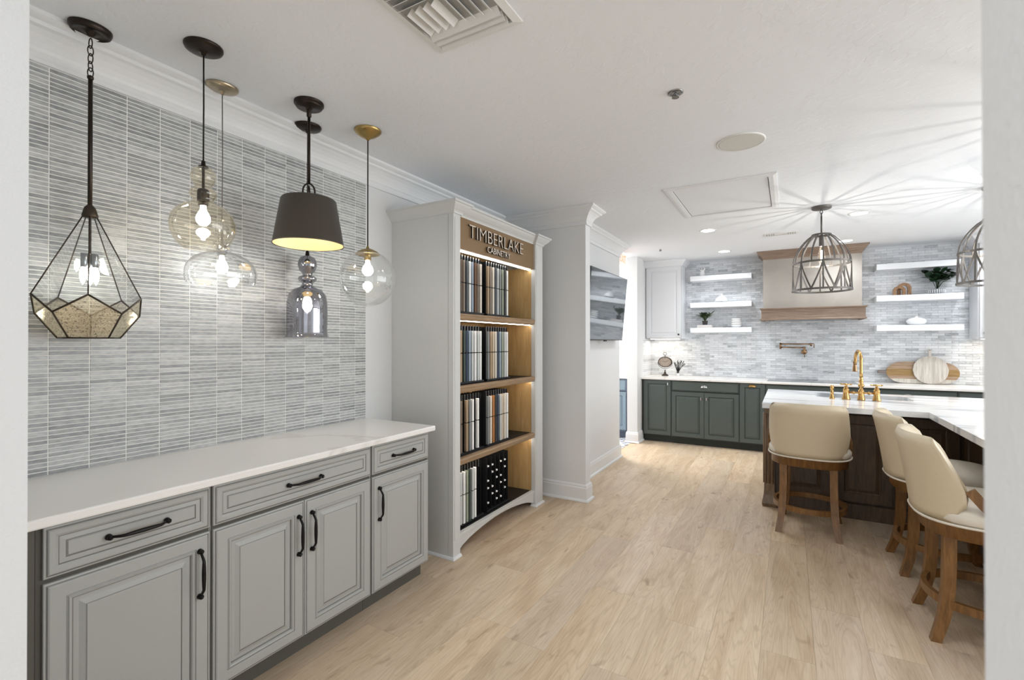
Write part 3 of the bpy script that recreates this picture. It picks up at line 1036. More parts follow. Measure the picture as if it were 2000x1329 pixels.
lcab('grey raised-panel base cabinet at the near end, one drawer over one wide door', .50, .487,
     [dict(k='drawer', x0=.018, x1=.482, z0=.722, z1=.874, h=('h', .253, .797)),
      dict(k='door', x0=.018, x1=.482, z0=.100, z1=.708, h=('v', .443, .565))])
lcab('grey raised-panel base cabinet with a wide drawer over two doors, middle of the run', .989, .795,
     [dict(k='drawer', x0=.005, x1=.790, z0=.722, z1=.874, h=('h', .397, .797)),
      dict(k='door', x0=.005, x1=.396, z0=.100, z1=.708, h=('v', .364, .562)),
      dict(k='door', x0=.399, x1=.790, z0=.100, z1=.708, h=('v', .431, .562))])
lcab('grey raised-panel base cabinet beside the bookcase, one drawer over one narrow door', 1.786, .456,
     [dict(k='drawer', x0=.005, x1=.451, z0=.722, z1=.874, h=('h', .232, .797)),
      dict(k='door', x0=.005, x1=.451, z0=.100, z1=.708, h=('v', .046, .562))])
# countertop with an eased edge
ct = MB()
yc0, yc1 = .36, 2.262
ct.box(XW+.002, -1.846, yc0, yc1, .8835, .914, 0, .006)
single('countertop', MB(), M['quartz'], 'x', 'countertop', (0, 0, 0)) if False else None
o = ct.build('countertop', M['quartz'])
tag(o, 'long white quartz countertop with a faint grey vein over grey cabinets', 'countertop')
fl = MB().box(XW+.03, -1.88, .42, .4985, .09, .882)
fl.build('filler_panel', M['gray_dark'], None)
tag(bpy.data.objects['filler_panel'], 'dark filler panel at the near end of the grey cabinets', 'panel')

# ------------------------------------------------------------------ bookcase display
bc = thing('display_bookcase', 'tall pale grey display bookcase of sample boards with lit shelves and bronze sign', 'bookcase', (-2.16, 3.14, 0))
OFF = (-2.16, 3.14, 0)


def bpart(name, mb, mats, parent=None, label=None):
    o = mb.build(name, mats, parent or bc, OFF)
    if label: o['label'] = label
    return o


BN, BF = 2.49, 3.79        # near and far ends along y
bpart('side_panel', MB().box(XW+.001, -1.931, BN, BN+.02, 0, 2.28), M['case'])
bpart('side_panel', MB().box(XW+.001, -1.931, BF-.02, BF, 0, 2.28), M['case'])
bpart('back_panel', MB().box(XW+.001, XW+.012, BN+.02, BF-.02, 0, 2.28), M['case_wood'])
for y0, y1 in ((BN, 2.567), (3.655, BF)):
    s_ = MB()
    s_.box(-1.93, -1.886, y0, y1, 0, 2.28, 0, .003)
    for k in range(1):
        s_.box(-1.887, -1.882, y0+.012, y1-.012, .12, 2.24, 0, .0015)
    bpart('stile', s_, M['case'])
bpart('inner_side', MB().box(XW+.012, -1.925, 2.545, 2.563, .10, 2.06), M['case_wood'])
bpart('inner_side', MB().box(XW+.012, -1.925, 3.66, 3.678, .10, 2.06), M['case_wood'])
sgn = bpart('sign_board', MB().box(-1.935, -1.905, 2.565, 3.657, 2.045, 2.262), M['sign'], None, 'bronze sign board with raised pale lettering')


def text_mesh(body, size, ext, name, mats, parent, loc, rot, sx=1.0, off=OFF, thin=0.0):
    cu = bpy.data.curves.new(name, 'FONT')
    cu.body = body
    cu.size = size
    cu.extrude = ext
    cu.offset = thin
    cu.align_x, cu.align_y = 'CENTER', 'CENTER'
    cu.resolution_u = 3
    tmp = bpy.data.objects.new(name, cu)
    me = bpy.data.meshes.new_from_object(tmp)
    bpy.data.objects.remove(tmp)
    me.materials.clear()
    for m_ in mats: me.materials.append(m_)
    if len(mats) > 1:
        for p in me.polygons: p.material_index = 0 if abs(p.normal.z) > .5 else 1
    o = bpy.data.objects.new(name, me)
    COL.objects.link(o)
    o.parent = parent
    o.location = Vector(loc)-Vector(off)
    o.rotation_euler = rot
    o.scale = (sx, 1, 1)
    return o


text_mesh('TIMBERLAKE', .135, .006, 'lettering', [M['letter'], M['letter_side']], sgn, (-1.893, 3.055, 2.176), (pi/2, 0, pi/2), 1.02, OFF, -.0022)
text_mesh('CABINETRY', .062, .006, 'lettering', [M['letter'], M['letter_side']], sgn, (-1.895, 3.062, 2.090), (pi/2, 0, pi/2), 1.0)
# shelves and light strips
SH = [1.612, 1.122, .634]
for z in SH:
    sh = bpart('shelf', MB().box(XW+.012, -1.93, 2.563, 3.66, z-.03, z-.004), M['case_wood'])
    e = MB()
    e.prism([(-1.935, z-.046), (-1.908, z-.046), (-1.900, z-.036), (-1.896, z-.020), (-1.896, z-.006), (-1.902, z), (-1.935, z)], 2.565, 3.668, 0, 'Y')
    e.prism([(-1.896, z-.018), (-1.892, z-.012), (-1.896, z-.006)], 2.567, 3.664, 0, 'Y')
    edge = bpart('shelf_edge', e, M['shelf_wood'])
    MB().box(-1.948, -1.940, 2.57, 3.655, z-.0505, z-.0455).build('light_strip', M['led'], edge, OFF)
    bpart('shelf_mat', MB().box(XW+.013, -1.94, 2.565, 3.655, z-.004, z+.001), M['rack'])
MB().box(-1.95, -1.938, 2.57, 3.655, 2.038, 2.044).build('light_strip', M['led'], sgn, OFF)
bpart('shelf', MB().box(XW+.012, -1.93, 2.563, 3.66, .10, .128), M['case_wood'])
bpart('shelf_mat', MB().box(XW+.013, -1.94, 2.565, 3.655, .128, .133), M['rack'])
bpart('top_panel', MB().box(XW+.012, -1.93, 2.51, 3.77, 2.262, 2.28), M['case'])
# arched valance
va = MB()
pts = [(2.565, .03), (2.60, .034)]
for i in range(13):
    t = i/12
    pts.append((2.62+.99*t - .0, .045 + .062*sin(pi*t)**.75))
pts += [(3.63, .034), (3.657, .03), (3.657, .135), (2.565, .135)]
va.prism([(a, b) for a, b in pts], -1.93, -1.908, 0, 'X')
va.box(-1.932, -1.900, 2.565, 3.657, .118, .137, 0, .002)
bpart('valance', va, M['case'])
# crown that breaks forward over the stiles
CP = [(0, 2.262), (.006, 2.262), (.008, 2.272), (.014, 2.280), (.026, 2.290), (.042, 2.306), (.052, 2.320), (.060, 2.323), (.060, 2.336), (0, 2.336)]
bpart('crown', MB().sweep([(XW+.001, BN), (-1.884, BN), (-1.884, 2.572), (-1.912, 2.572), (-1.912, 3.650), (-1.884, 3.650), (-1.884, BF), (XW+.001, BF)], CP), M['case'])
bpart('crown_top', MB().box(XW+.001, -1.915, BN, BF, 2.325, 2.334), M['case'])
bpart('shoe_moulding', MB().sweep([(XW+.001, BN), (-1.886, BN), (-1.886, 2.567)], [(0, 0), (.014, 0), (.014, .006), (.008, .016), (0, .018)]), M['trim'])
bpart('shoe_moulding', MB().sweep([(-1.93, 3.655), (-1.886, 3.655), (-1.886, BF), (XW+.02, BF)], [(0, 0), (.014, 0), (.014, .006), (.008, .016), (0, .018)]), M['trim'])

# sample boards ------------------------------------------------------
pal = {'taupe': (120, 106, 92), 'brown': (96, 78, 62), 'grey brown': (138, 124, 110), 'tan': (170, 146, 118), 'cream': (222, 214, 200),
       'white': (238, 238, 236), 'pale grey': (196, 200, 200), 'grey': (130, 134, 134), 'slate': (78, 86, 92), 'navy': (46, 62, 84),
       'blue grey': (150, 164, 180), 'orange brown': (176, 118, 66), 'walnut': (110, 80, 58), 'dark green': (64, 78, 72), 'beige': (200, 184, 160), 'charcoal': (58, 58, 60), 'sage': (150, 158, 140)}
PM = {k: plain('sample_'+k.replace(' ', '_'), v, .45) for k, v in pal.items()}
rows = [
    (1.640, ['grey', 'taupe', 'brown', 'grey brown', 'slate', 'white', 'blue grey', 'walnut', 'taupe', 'cream'], ['tan', 'grey brown', 'cream', 'slate', 'pale grey', 'grey', 'sage', 'charcoal', 'white']),
    (1.147, ['grey brown', 'orange brown', 'tan', 'dark green', 'navy', 'blue grey', 'pale grey', 'white', 'pale grey', 'white'], ['grey', 'tan', 'beige', 'cream', 'navy', 'blue grey', 'sage', 'pale grey', 'white']),
    (.655, ['brown', 'grey brown', 'taupe', None, 'tan', 'grey', 'white', None, 'white', None], ['grey', 'cream', 'orange brown', 'charcoal', 'navy', 'pale grey', 'beige', 'cream', 'white']),
    (.160, ['tan', 'beige', 'pale grey', 'white', 'sage', 'dark green', 'pale grey', 'white', None, None], []),
]
rowname = ['top shelf', 'second shelf', 'third shelf', 'bottom shelf']
ordn = ['first', 'second', 'third', 'fourth', 'fifth', 'sixth', 'seventh', 'eighth', 'ninth', 'tenth']


def sample_mesh(h, mat):
    b_ = MB()
    zs = h*.56
    b_.box(-.035, .035, -.0105, .0105, 0, zs-.003, 0, .002)
    b_.box(-.035, .035, -.0105, .0105, zs+.003, h, 0, .002)
    b_.box(-.03, .03, -.008, .008, zs-.004, zs+.004, 1)
    return b_.mesh('sample_board', [mat, M['rack']])


smc = {}
BX = -1.992
for ri, (zb, ga, gb_) in enumerate(rows):
    for gi, (grp, ystart) in enumerate(((ga, 2.608), (gb_, 3.022))):
        side = 'near' if gi == 0 else 'far'
        rack = thing('sample_rack', 'black rack with thin dividers in the %s half of the %s' % (side, rowname[ri]), 'rack', (BX-.05, ystart, zb-.02), 0, 'black racks in the display bookcase')
        wd = .355 if gi == 0 else .325
        MB().box(-.06, -.055, -.02, wd-.005, 0, .40).build('back_plate', M['rack'], rack)
        MB().box(-.055, .085, -.02, wd-.005, .0, .012).build('base', M['rack'], rack)
        empty_bay = (ri == 3 and gi == 1)
        nd = 6 if empty_bay else 11 if gi == 0 else 10
        pitch = (wd-.02)/(nd-1) if empty_bay else .0345
        for k in range(nd):
            yy = -.0172+k*pitch
            if yy > wd-.006: break
            MB().box(-.055, .07 if not empty_bay else .082, yy-.0011, yy+.0011, .01, .405).build('divider', M['rack'], rack)
            if not empty_bay and k < nd-1:
                MB().box(.058, .064, yy+.0172-.003, yy+.0172+.003, .36, .412).build('hanger', M['steel'], rack)
            if empty_bay and k < nd-1:
                for zz in range(6):
                    if (k+zz) % 3 != 1:
                        MB().box(.066, .086, yy+.004, yy+.024, .06+zz*.055, .072+zz*.055, 0, .003).build('clip', M['ceramic'], rack)
        for k, cname in enumerate(grp):
            if not cname: continue
            if cname not in smc: smc[cname] = sample_mesh(.36, PM[cname])
            o = bpy.data.objects.new('sample_board', smc[cname])
            COL.objects.link(o)
            o.location = (BX+random.uniform(-.002, .004), ystart + k*.0345, zb-.0075)
            tag(o, '%s sample board standing %s in the %s rack of the %s' % (cname, ordn[k], side, rowname[ri]), 'sample board', 'sample boards on the %s' % rowname[ri])

# ------------------------------------------------------------------ kitchen back run (local x = world x, fronts face -Y)
km = (M['green'], M['green_glaze'], M['green_dark'])
YF = 6.875


def kcab(label, x0, w_, fronts):
    return cabinet('base_cabinet', label, (x0, YF, 0), 0, w_, .65, .886, .098, fronts, km, M['chrome'], 'dark green base cabinets under the mosaic wall')


kcab('dark green base cabinet with one tall door beside the white column', -1.835, .415,
     [dict(k='door', x0=.035, x1=.408, z0=.108, z1=.880, h=('finger', .375, .832))])
kcab('dark green base cabinet with a wide cup-pull drawer over two doors', -1.42, .862,
     [dict(k='drawer', x0=.006, x1=.856, z0=.742, z1=.880, h=('cup', .431, .806)),
      dict(k='door', x0=.006, x1=.429, z0=.108, z1=.728, h=('finger', .395, .645)),
      dict(k='door', x0=.433, x1=.856, z0=.108, z1=.728, h=('finger', .467, .645))])
kcab('narrow dark green pull-out cabinet with a cup pull, left of the cooktop', -.558, .302,
     [dict(k='door', x0=.006, x1=.296, z0=.108, z1=.880, h=('cup', .151, .846, M['brass']))])
kcab('dark green drawer cabinet below the cooktop, seen over the island', -.256, .99,
     [dict(k='drawer', x0=.006, x1=.984, z0=.762, z1=.880),
      dict(k='drawer', x0=.006, x1=.984, z0=.44, z1=.75, h=('cup', .495, .68)),
      dict(k='drawer', x0=.006, x1=.984, z0=.108, z1=.43, h=('cup', .495, .36))])
kcab('dark green base cabinet below the wooden cutting boards', .734, 1.70,
     [dict(k='drawer', x0=.006, x1=.846, z0=.742, z1=.880, h=('cup', .426, .806)),
      dict(k='drawer', x0=.852, x1=1.694, z0=.742, z1=.880, h=('cup', 1.273, .806)),
      dict(k='door', x0=.006, x1=.846, z0=.108, z1=.728),
      dict(k='door', x0=.852, x1=1.694, z0=.108, z1=.728)])
kc = MB().box(-1.852, 2.495, YF-.03, YB-.012, .8865, .914, 0, .004).build('kitchen_countertop', M['quartz'])
tag(kc, 'white stone countertop running along the mosaic back wall', 'countertop')
ck = thing('cooktop', 'black glass induction cooktop set in the back counter', 'cooktop', (.24, 7.19, .914))
MB().box(-.475, .475, -.25, .25, .0005, .007, 0, .002).build('glass_top', M['glass_black'], ck)
MB().box(-.48, .48, -.255, -.25, .0003, .009).build('metal_edge', M['steel'], ck)
MB().box(-.03, .03, -.245, -.215, .007, .010).build('control_panel', M['rack'], ck)

# white upper cabinets
um = (M['white_cab'], M['white_groove'], M['white_groove'])


def upper(label, x0, x1, hx_, z0=1.465):
    t = cabinet('upper_cabinet', label, (x0, YB-.34, 0), 0, x1-x0, .335-.012, 2.545, 0, [dict(k='door', x0=.012, x1=x1-x0-.012, z0=z0+.012, z1=2.52, h=('knob', hx_, z0+.062))], um, M['pot_dark'], 'white upper cabinets', zbot=z0, dprof=SHK)
    MB().sweep([(0, .32), (0, 0), (x1-x0, 0), (x1-x0, .32)], [(0, 2.52), (.006, 2.52), (.010, 2.535), (.022, 2.550), (.045, 2.575), (.062, 2.592), (.066, 2.60), (.066, CEIL-.001), (0, CEIL-.001)], side=1).build('crown', M['white_cab'], t)
    MB().box(.05, x1-x0-.05, .10, .13, z0-.006, z0-.0008).build('light_strip', M['led_warm'], t)
    return t


upper('white upper cabinet with one tall panelled door above the clock', -1.857, -1.335, .480)
upper('white upper cabinet at the right end of the mosaic wall', 1.83, 2.42, .045, 1.455)
area('under_cabinet_light', (-1.58, 7.35, 1.44), (0, 0, 0), .4, .08, 1.4, (1, .88, .72))
area('under_cabinet_light', (2.1, 7.35, 1.44), (0, 0, 0), .5, .08, 1.4, (1, .88, .72))

# floating shelves
shelf_lab = {(0, 2): 'topmost white floating shelf left of the hood, holding the owl',
             (0, 1): 'middle white floating shelf left of the hood, holding the lidded dish',
             (0, 0): 'lowest white floating shelf left of the hood, holding plant and bowls',
             (1, 2): 'topmost white floating shelf right of the hood, empty',
             (1, 1): 'middle white floating shelf right of the hood, holding the rubber plant',
             (1, 0): 'lowest white floating shelf right of the hood, holding the flat vase'}
for s_, (xa, xb) in enumerate(((-1.232, -.435), (.932, 1.730))):
    for k, zt in enumerate((1.622, 1.982, 2.368)):
        b_ = MB().box(0, xb-xa, 0, .255, -.070, 0, 0, .003)
        o = b_.build('floating_shelf', M['white'], None, (0, 0, 0), (xa, YB-.264, zt))
        tag(o, shelf_lab[(s_, k)], 'shelf', 'white floating shelves')

# range hood
hd = thing('range_hood', 'tall plastered range hood with wooden crown and mantel', 'range hood', (.245, YB-.005, 1.70))
hb_ = MB().box(-.535, .530, -.375, 0, .12, .90)
hb_.build('hood_body', M['plaster'], hd)
W2 = .548
mt = MB()
mt.sweep([(-W2, 0), (-W2, -.50), (W2, -.50), (W2, 0)], [(-.02, .0), (.016, .0), (.016, .014), (.004, .022), (.004, .13), (.016, .138), (.022, .146), (.022, .156), (-.02, .156)], side=1)
mt.box(-W2, W2, -.50, 0, .01, .155)
mt.build('mantel', M['hood_wood'], hd)
cr = MB()
cr.sweep([(-.535, 0), (-.535, -.375), (.530, -.375), (.530, 0)], [(0, .805), (.004, .805), (.008, .83), (.022, .85), (.05, .88), (.066, .895), (.07, .90), (.07, CEIL-1.70-.001), (0, CEIL-1.70-.001)], side=1)
cr.build('crown', M['hood_wood'], hd)
MB().box(-.40, .40, -.42, -.08, -.004, .012).build('filter_panel', M['steel'], hd)

# pot filler
pf = thing('pot_filler', 'aged brass folding pot filler on the wall above the cooktop', 'faucet', (.183, YB-.008, 1.285))
MB().lathe([(0, -.014), (.030, -.012), (.034, -.004), (.034, 0)], n=24, axis='Y').build('wall_flange', M['rose_brass'], pf)
pb = MB()
pb.tube([(0, -.01, 0), (0, -.06, 0)], .014, 12)
pb.lathe([(.0, -.03), (.016, -.026), (.019, 0), (.014, .03), (.010, .045), (.013, .05), (.013, .07), (0, .072)], (0, -.06, 0), 16)
pb.build('body', M['rose_brass'], pf)
pa = MB()
pa.tube([(0, -.06, .060), (-.275, -.07, .060)], .0085, 10)
pa.lathe([(0, -.016), (.012, -.014), (.012, .066), (.0, .068)], (-.278, -.07, .054), 14)
pa.tube([(-.278, -.07, .106), (.085, -.08, .106)], .0085, 10)
pa.lathe([(0, -.03), (.010, -.028), (.013, .0), (.010, .012), (0, .013)], (.075, -.08, .106), 12)
pa.tube([(.085, -.08, .11), (.105, -.08, .11), (.108, -.08, .10), (.108, -.08, .055)], .005, 8)
pa.build('arm', M['rose_brass'], pf)
MB().tube([(0, -.075, -.01), (0, -.09, -.03), (0, -.085, -.07)], .005, 8).build('handle', M['rose_brass'], pf)


# ------------------------------------------------------------------ island
isl = thing('kitchen_island', 'dark stained L-shaped island with panelled sides and fluted corner post', 'island', (.3, 5.1, 0))
IO = (.3, 5.1, 0)


def ipart(name, mb, mats, parent=None):
    return mb.build(name, mats, parent or isl, IO)


IX0, IY0 = -.155, 4.70          # outer left / front faces of the base
ipart('carcass', MB().box(IX0+.02, 2.6, IY0+.02, IY0+.04, .0, .87).box(IX0+.02, IX0+.04, IY0+.04, 5.70, 0, .87).box(IX0+.02, 2.6, 5.70, 5.72, 0, .87).box(2.58, 2.6, IY0+.04, 5.70, 0, .87).box(1.13, 2.0, 2.7, IY0+.02, 0, .87), M['island_wood'])


def panel_run(ax_, a0, a1, fixed, n, z0=.13, z1=.83, sgn=1):
    """raised panels on a face: ax_ 'x' faces -Y, 'y' faces -X"""
    wdt = (a1-a0)/n
    for i in range(n):
        b_ = MB().rings(wdt-.012, z1-z0, [(0, .022), (0, .002), (.002, 0), (.07, 0), (.074, .007), (.080, .010), (.094, .006), (.104, .003), (.108, .003)], 0, z0)
        o = b_.build('side_panel', [M['island_wood'], M['island_wood']], isl)
        if ax_ == 'x':
            o.location = Vector((a0+i*wdt+.006, fixed, 0))-Vector(IO)
        else:
            o.rotation_euler = (0, 0, -pi/2)
            o.location = Vector((fixed, a1-i*wdt-.006, 0))-Vector(IO)


panel_run('x', -.085, 1.10, IY0, 3)
panel_run('y', IY0+.1, 5.70, IX0, 2)
panel_run('y', 2.7, IY0-.03, 1.11, 4)
bs = MB()
bs.sweep([(IX0, 5.72), (IX0, IY0), (1.11, IY0), (1.11, 2.7)], [(-.02, 0), (.022, 0), (.022, .03), (.016, .085), (.010, .10), (.004, .112), (0, .118), (-.02, .118)], side=-1)
ipart('base_moulding', bs, M['island_wood'])
# fluted corner post
cp_ = MB()
cp_.box(IX0-.03, IX0+.05, IY0-.03, IY0+.05, .13, .871)
for k in range(3):
    u = IX0-.016+k*.026
    cp_.tube([(u, IY0-.030, .20), (u, IY0-.030, .80)], .009, 8)
    v_ = IY0-.016+k*.026
    cp_.tube([(IX0-.030, v_, .20), (IX0-.030, v_, .80)], .009, 8)
ipart('corner_post', cp_, M['island_post'])
ft = MB()
for (z0, z1, e0, e1) in ((0, .028, .012, .018), (.028, .10, .016, .004), (.10, .135, .004, .002)):
    o_ = len(ft.v)
    for z, e in ((z0, e0), (z1, e1)):
        e += .03
        ft.v += [Vector(p) for p in ((IX0-e, IY0-e, z), (IX0+.05+e-.03, IY0-e, z), (IX0+.05+e-.03, IY0+.05+e-.03, z), (IX0-e, IY0+.05+e-.03, z))]
    for q in ((0, 3, 2, 1), (4, 5, 6, 7), (0, 1, 5, 4), (1, 2, 6, 5), (2, 3, 7, 6), (3, 0, 4, 7)): ft.face([o_+i for i in q])
ipart('foot', ft, M['island_post'])
# countertop with a sink opening
SX0, SX1, SY0, SY1 = .22, .93, 5.22, 5.62
bm = bmesh.new()
outer = [(-.19, 4.455), (.87, 4.455), (.87, 2.6), (2.05, 2.6), (2.05, 4.2), (2.7, 4.2), (2.7, 5.80), (-.19, 5.80)]


def rrect(x0, x1, y0, y1, r, n=5):
    p = []
    for cx_, cy_, a in ((x1-r, y0+r, -pi/2), (x1-r, y1-r, 0), (x0+r, y1-r, pi/2), (x0+r, y0+r, pi)):
        for i in range(n+1):
            t = a + pi/2*i/n
            p.append((cx_+r*cos(t), cy_+r*sin(t)))
    return p


inner = rrect(SX0, SX1, SY0, SY1, .06)
es = []
for loop in (outer, inner):
    vs = [bm.verts.new((a-IO[0], b-IO[1], .914)) for a, b in loop]
    for i in range(len(vs)): es.append(bm.edges.new((vs[i], vs[(i+1) % len(vs)])))
bmesh.ops.triangle_fill(bm, use_beauty=True, use_dissolve=False, edges=es)
ext = bmesh.ops.extrude_face_region(bm, geom=bm.faces[:])
for g in ext['geom']:
    if isinstance(g, bmesh.types.BMVert): g.co.z -= .042
bmesh.ops.recalc_face_normals(bm, faces=bm.faces[:])
me = bpy.data.meshes.new('stone_top'); bm.to_mesh(me); bm.free()
me.materials.append(M['island_stone'])
it = bpy.data.objects.new('stone_top', me); COL.objects.link(it)
it.location = IO
it.name = 'island_countertop'
tag(it, 'thick white stone island countertop with grey veins', 'countertop')
# sink basin
sk = thing('kitchen_sink', 'undermount steel sink sunk in the island top behind the brass faucet', 'sink', ((SX0+SX1)/2, (SY0+SY1)/2, .872))
sb = MB()
hx_, hy_ = (SX1-SX0)/2, (SY1-SY0)/2
lo = rrect(-hx_-.004, hx_+.004, -hy_-.004, hy_+.004, .06)
ring_ = [(lo, 0.0), (rrect(-hx_+.004, hx_-.004, -hy_+.004, hy_-.004, .06), -.16), (rrect(-hx_+.03, hx_-.03, -hy_+.03, hy_-.03, .05), -.18)]
for L2, z in ring_:
    sb.v += [Vector((a, b, z)) for a, b in L2]
nn = len(lo)
for i in range(2):
    for j in range(nn):
        a, b = i*nn+j, i*nn+(j+1) % nn
        sb.face((a, b, b+nn, a+nn), 0, True)
sb.face([2*nn+j for j in range(nn)])
sb.build('basin', M['steel'], sk)
MB().lathe([(0, -.176), (.03, -.176), (.042, -.178)], n=20).build('drain', M['chrome'], sk)

# bridge faucet
fc = thing('bridge_faucet', 'polished brass bridge faucet with gooseneck and two cross handles on the island', 'faucet', (.545, 5.10, .914))


def bell(b_, x, h=.085, r=.030):
    b_.lathe([(0, 0), (r, 0), (r*.98, .006), (r*.86, .02), (r*.72, .045), (r*.70, h-.012), (r*.80, h-.006), (r*.62, h), (r*.5, h+.012), (r*.34, h+.020), (0, h+.022)], (x, 0, 0), 20)


fb = MB()
bell(fb, 0, .085, .030)
fb.tube([(-.11, 0, .062), (.11, 0, .062)], .0085, 10)
for s_ in (-.055, .055): fb.lathe([(.009, -.01), (.014, -.006), (.014, .006), (.009, .01)], (s_, 0, .062), 12, axis='X')
fb.lathe([(.012, .09), (.013, .11), (.022, .118), (.024, .13), (.020, .14), (.012, .146), (.017, .16), (.017, .175), (.012, .182), (.0135, .20)], (0, 0, 0), 18)
fb.build('body', M['brass'], fc)
gn = [(0, 0, .19)]
gn += [(0, 0, z) for z in (.24, .30, .34)]
for i in range(1, 13):
    a = pi*i/12
    gn.append((-.012*(1-cos(a))/2*2, .085*(1-cos(a)), .34 + .085*sin(a)))
gn += [(-.028, .172, .30)]
MB().tube(gn, .0125, 12).build('gooseneck', M['brass'], fc)
MB().lathe([(.0125, .03), (.015, .02), (.0125, .0), (.016, -.02), (.019, -.055), (.021, -.062), (0, -.062)], (-.028, .173, .30), 16).build('spray_head', M['rose_brass'], fc)
for s_ in (-1, 1):
    hb2 = MB()
    bell(hb2, s_*.108, .092, .032)
    hb2.lathe([(0, .105), (.010, .106), (.009, .125), (.012, .13), (.012, .138), (0, .142)], (s_*.108, 0, 0), 14)
    hb2.tube([(s_*.108-.036, 0, .133), (s_*.108+.036, 0, .133)], [.0062, .0062], 8)
    hb2.tube([(s_*.108, -.036, .133), (s_*.108, .036, .133)], .0062, 8)
    for q in ((-.038, 0), (.038, 0), (0, -.038), (0, .038)):
        hb2.lathe([(0, -.006), (.008, -.003), (.008, .003), (0, .006)], (s_*.108+q[0], q[1], .133), 8)
    hb2.build('cross_handle', M['brass'], fc)
ss = MB().lathe([(0, 0), (.022, 0), (.021, .006), (.014, .03), (.012, .05), (.016, .056), (.012, .062), (.011, .085), (.015, .092), (.015, .10), (.010, .11), (.014, .114), (.014, .118), (0, .119)], (0, 0, 0), 18)
single('side_sprayer', ss, M['brass'], 'small brass side sprayer standing left of the bridge faucet', 'sprayer', (.335, 5.11, .914))


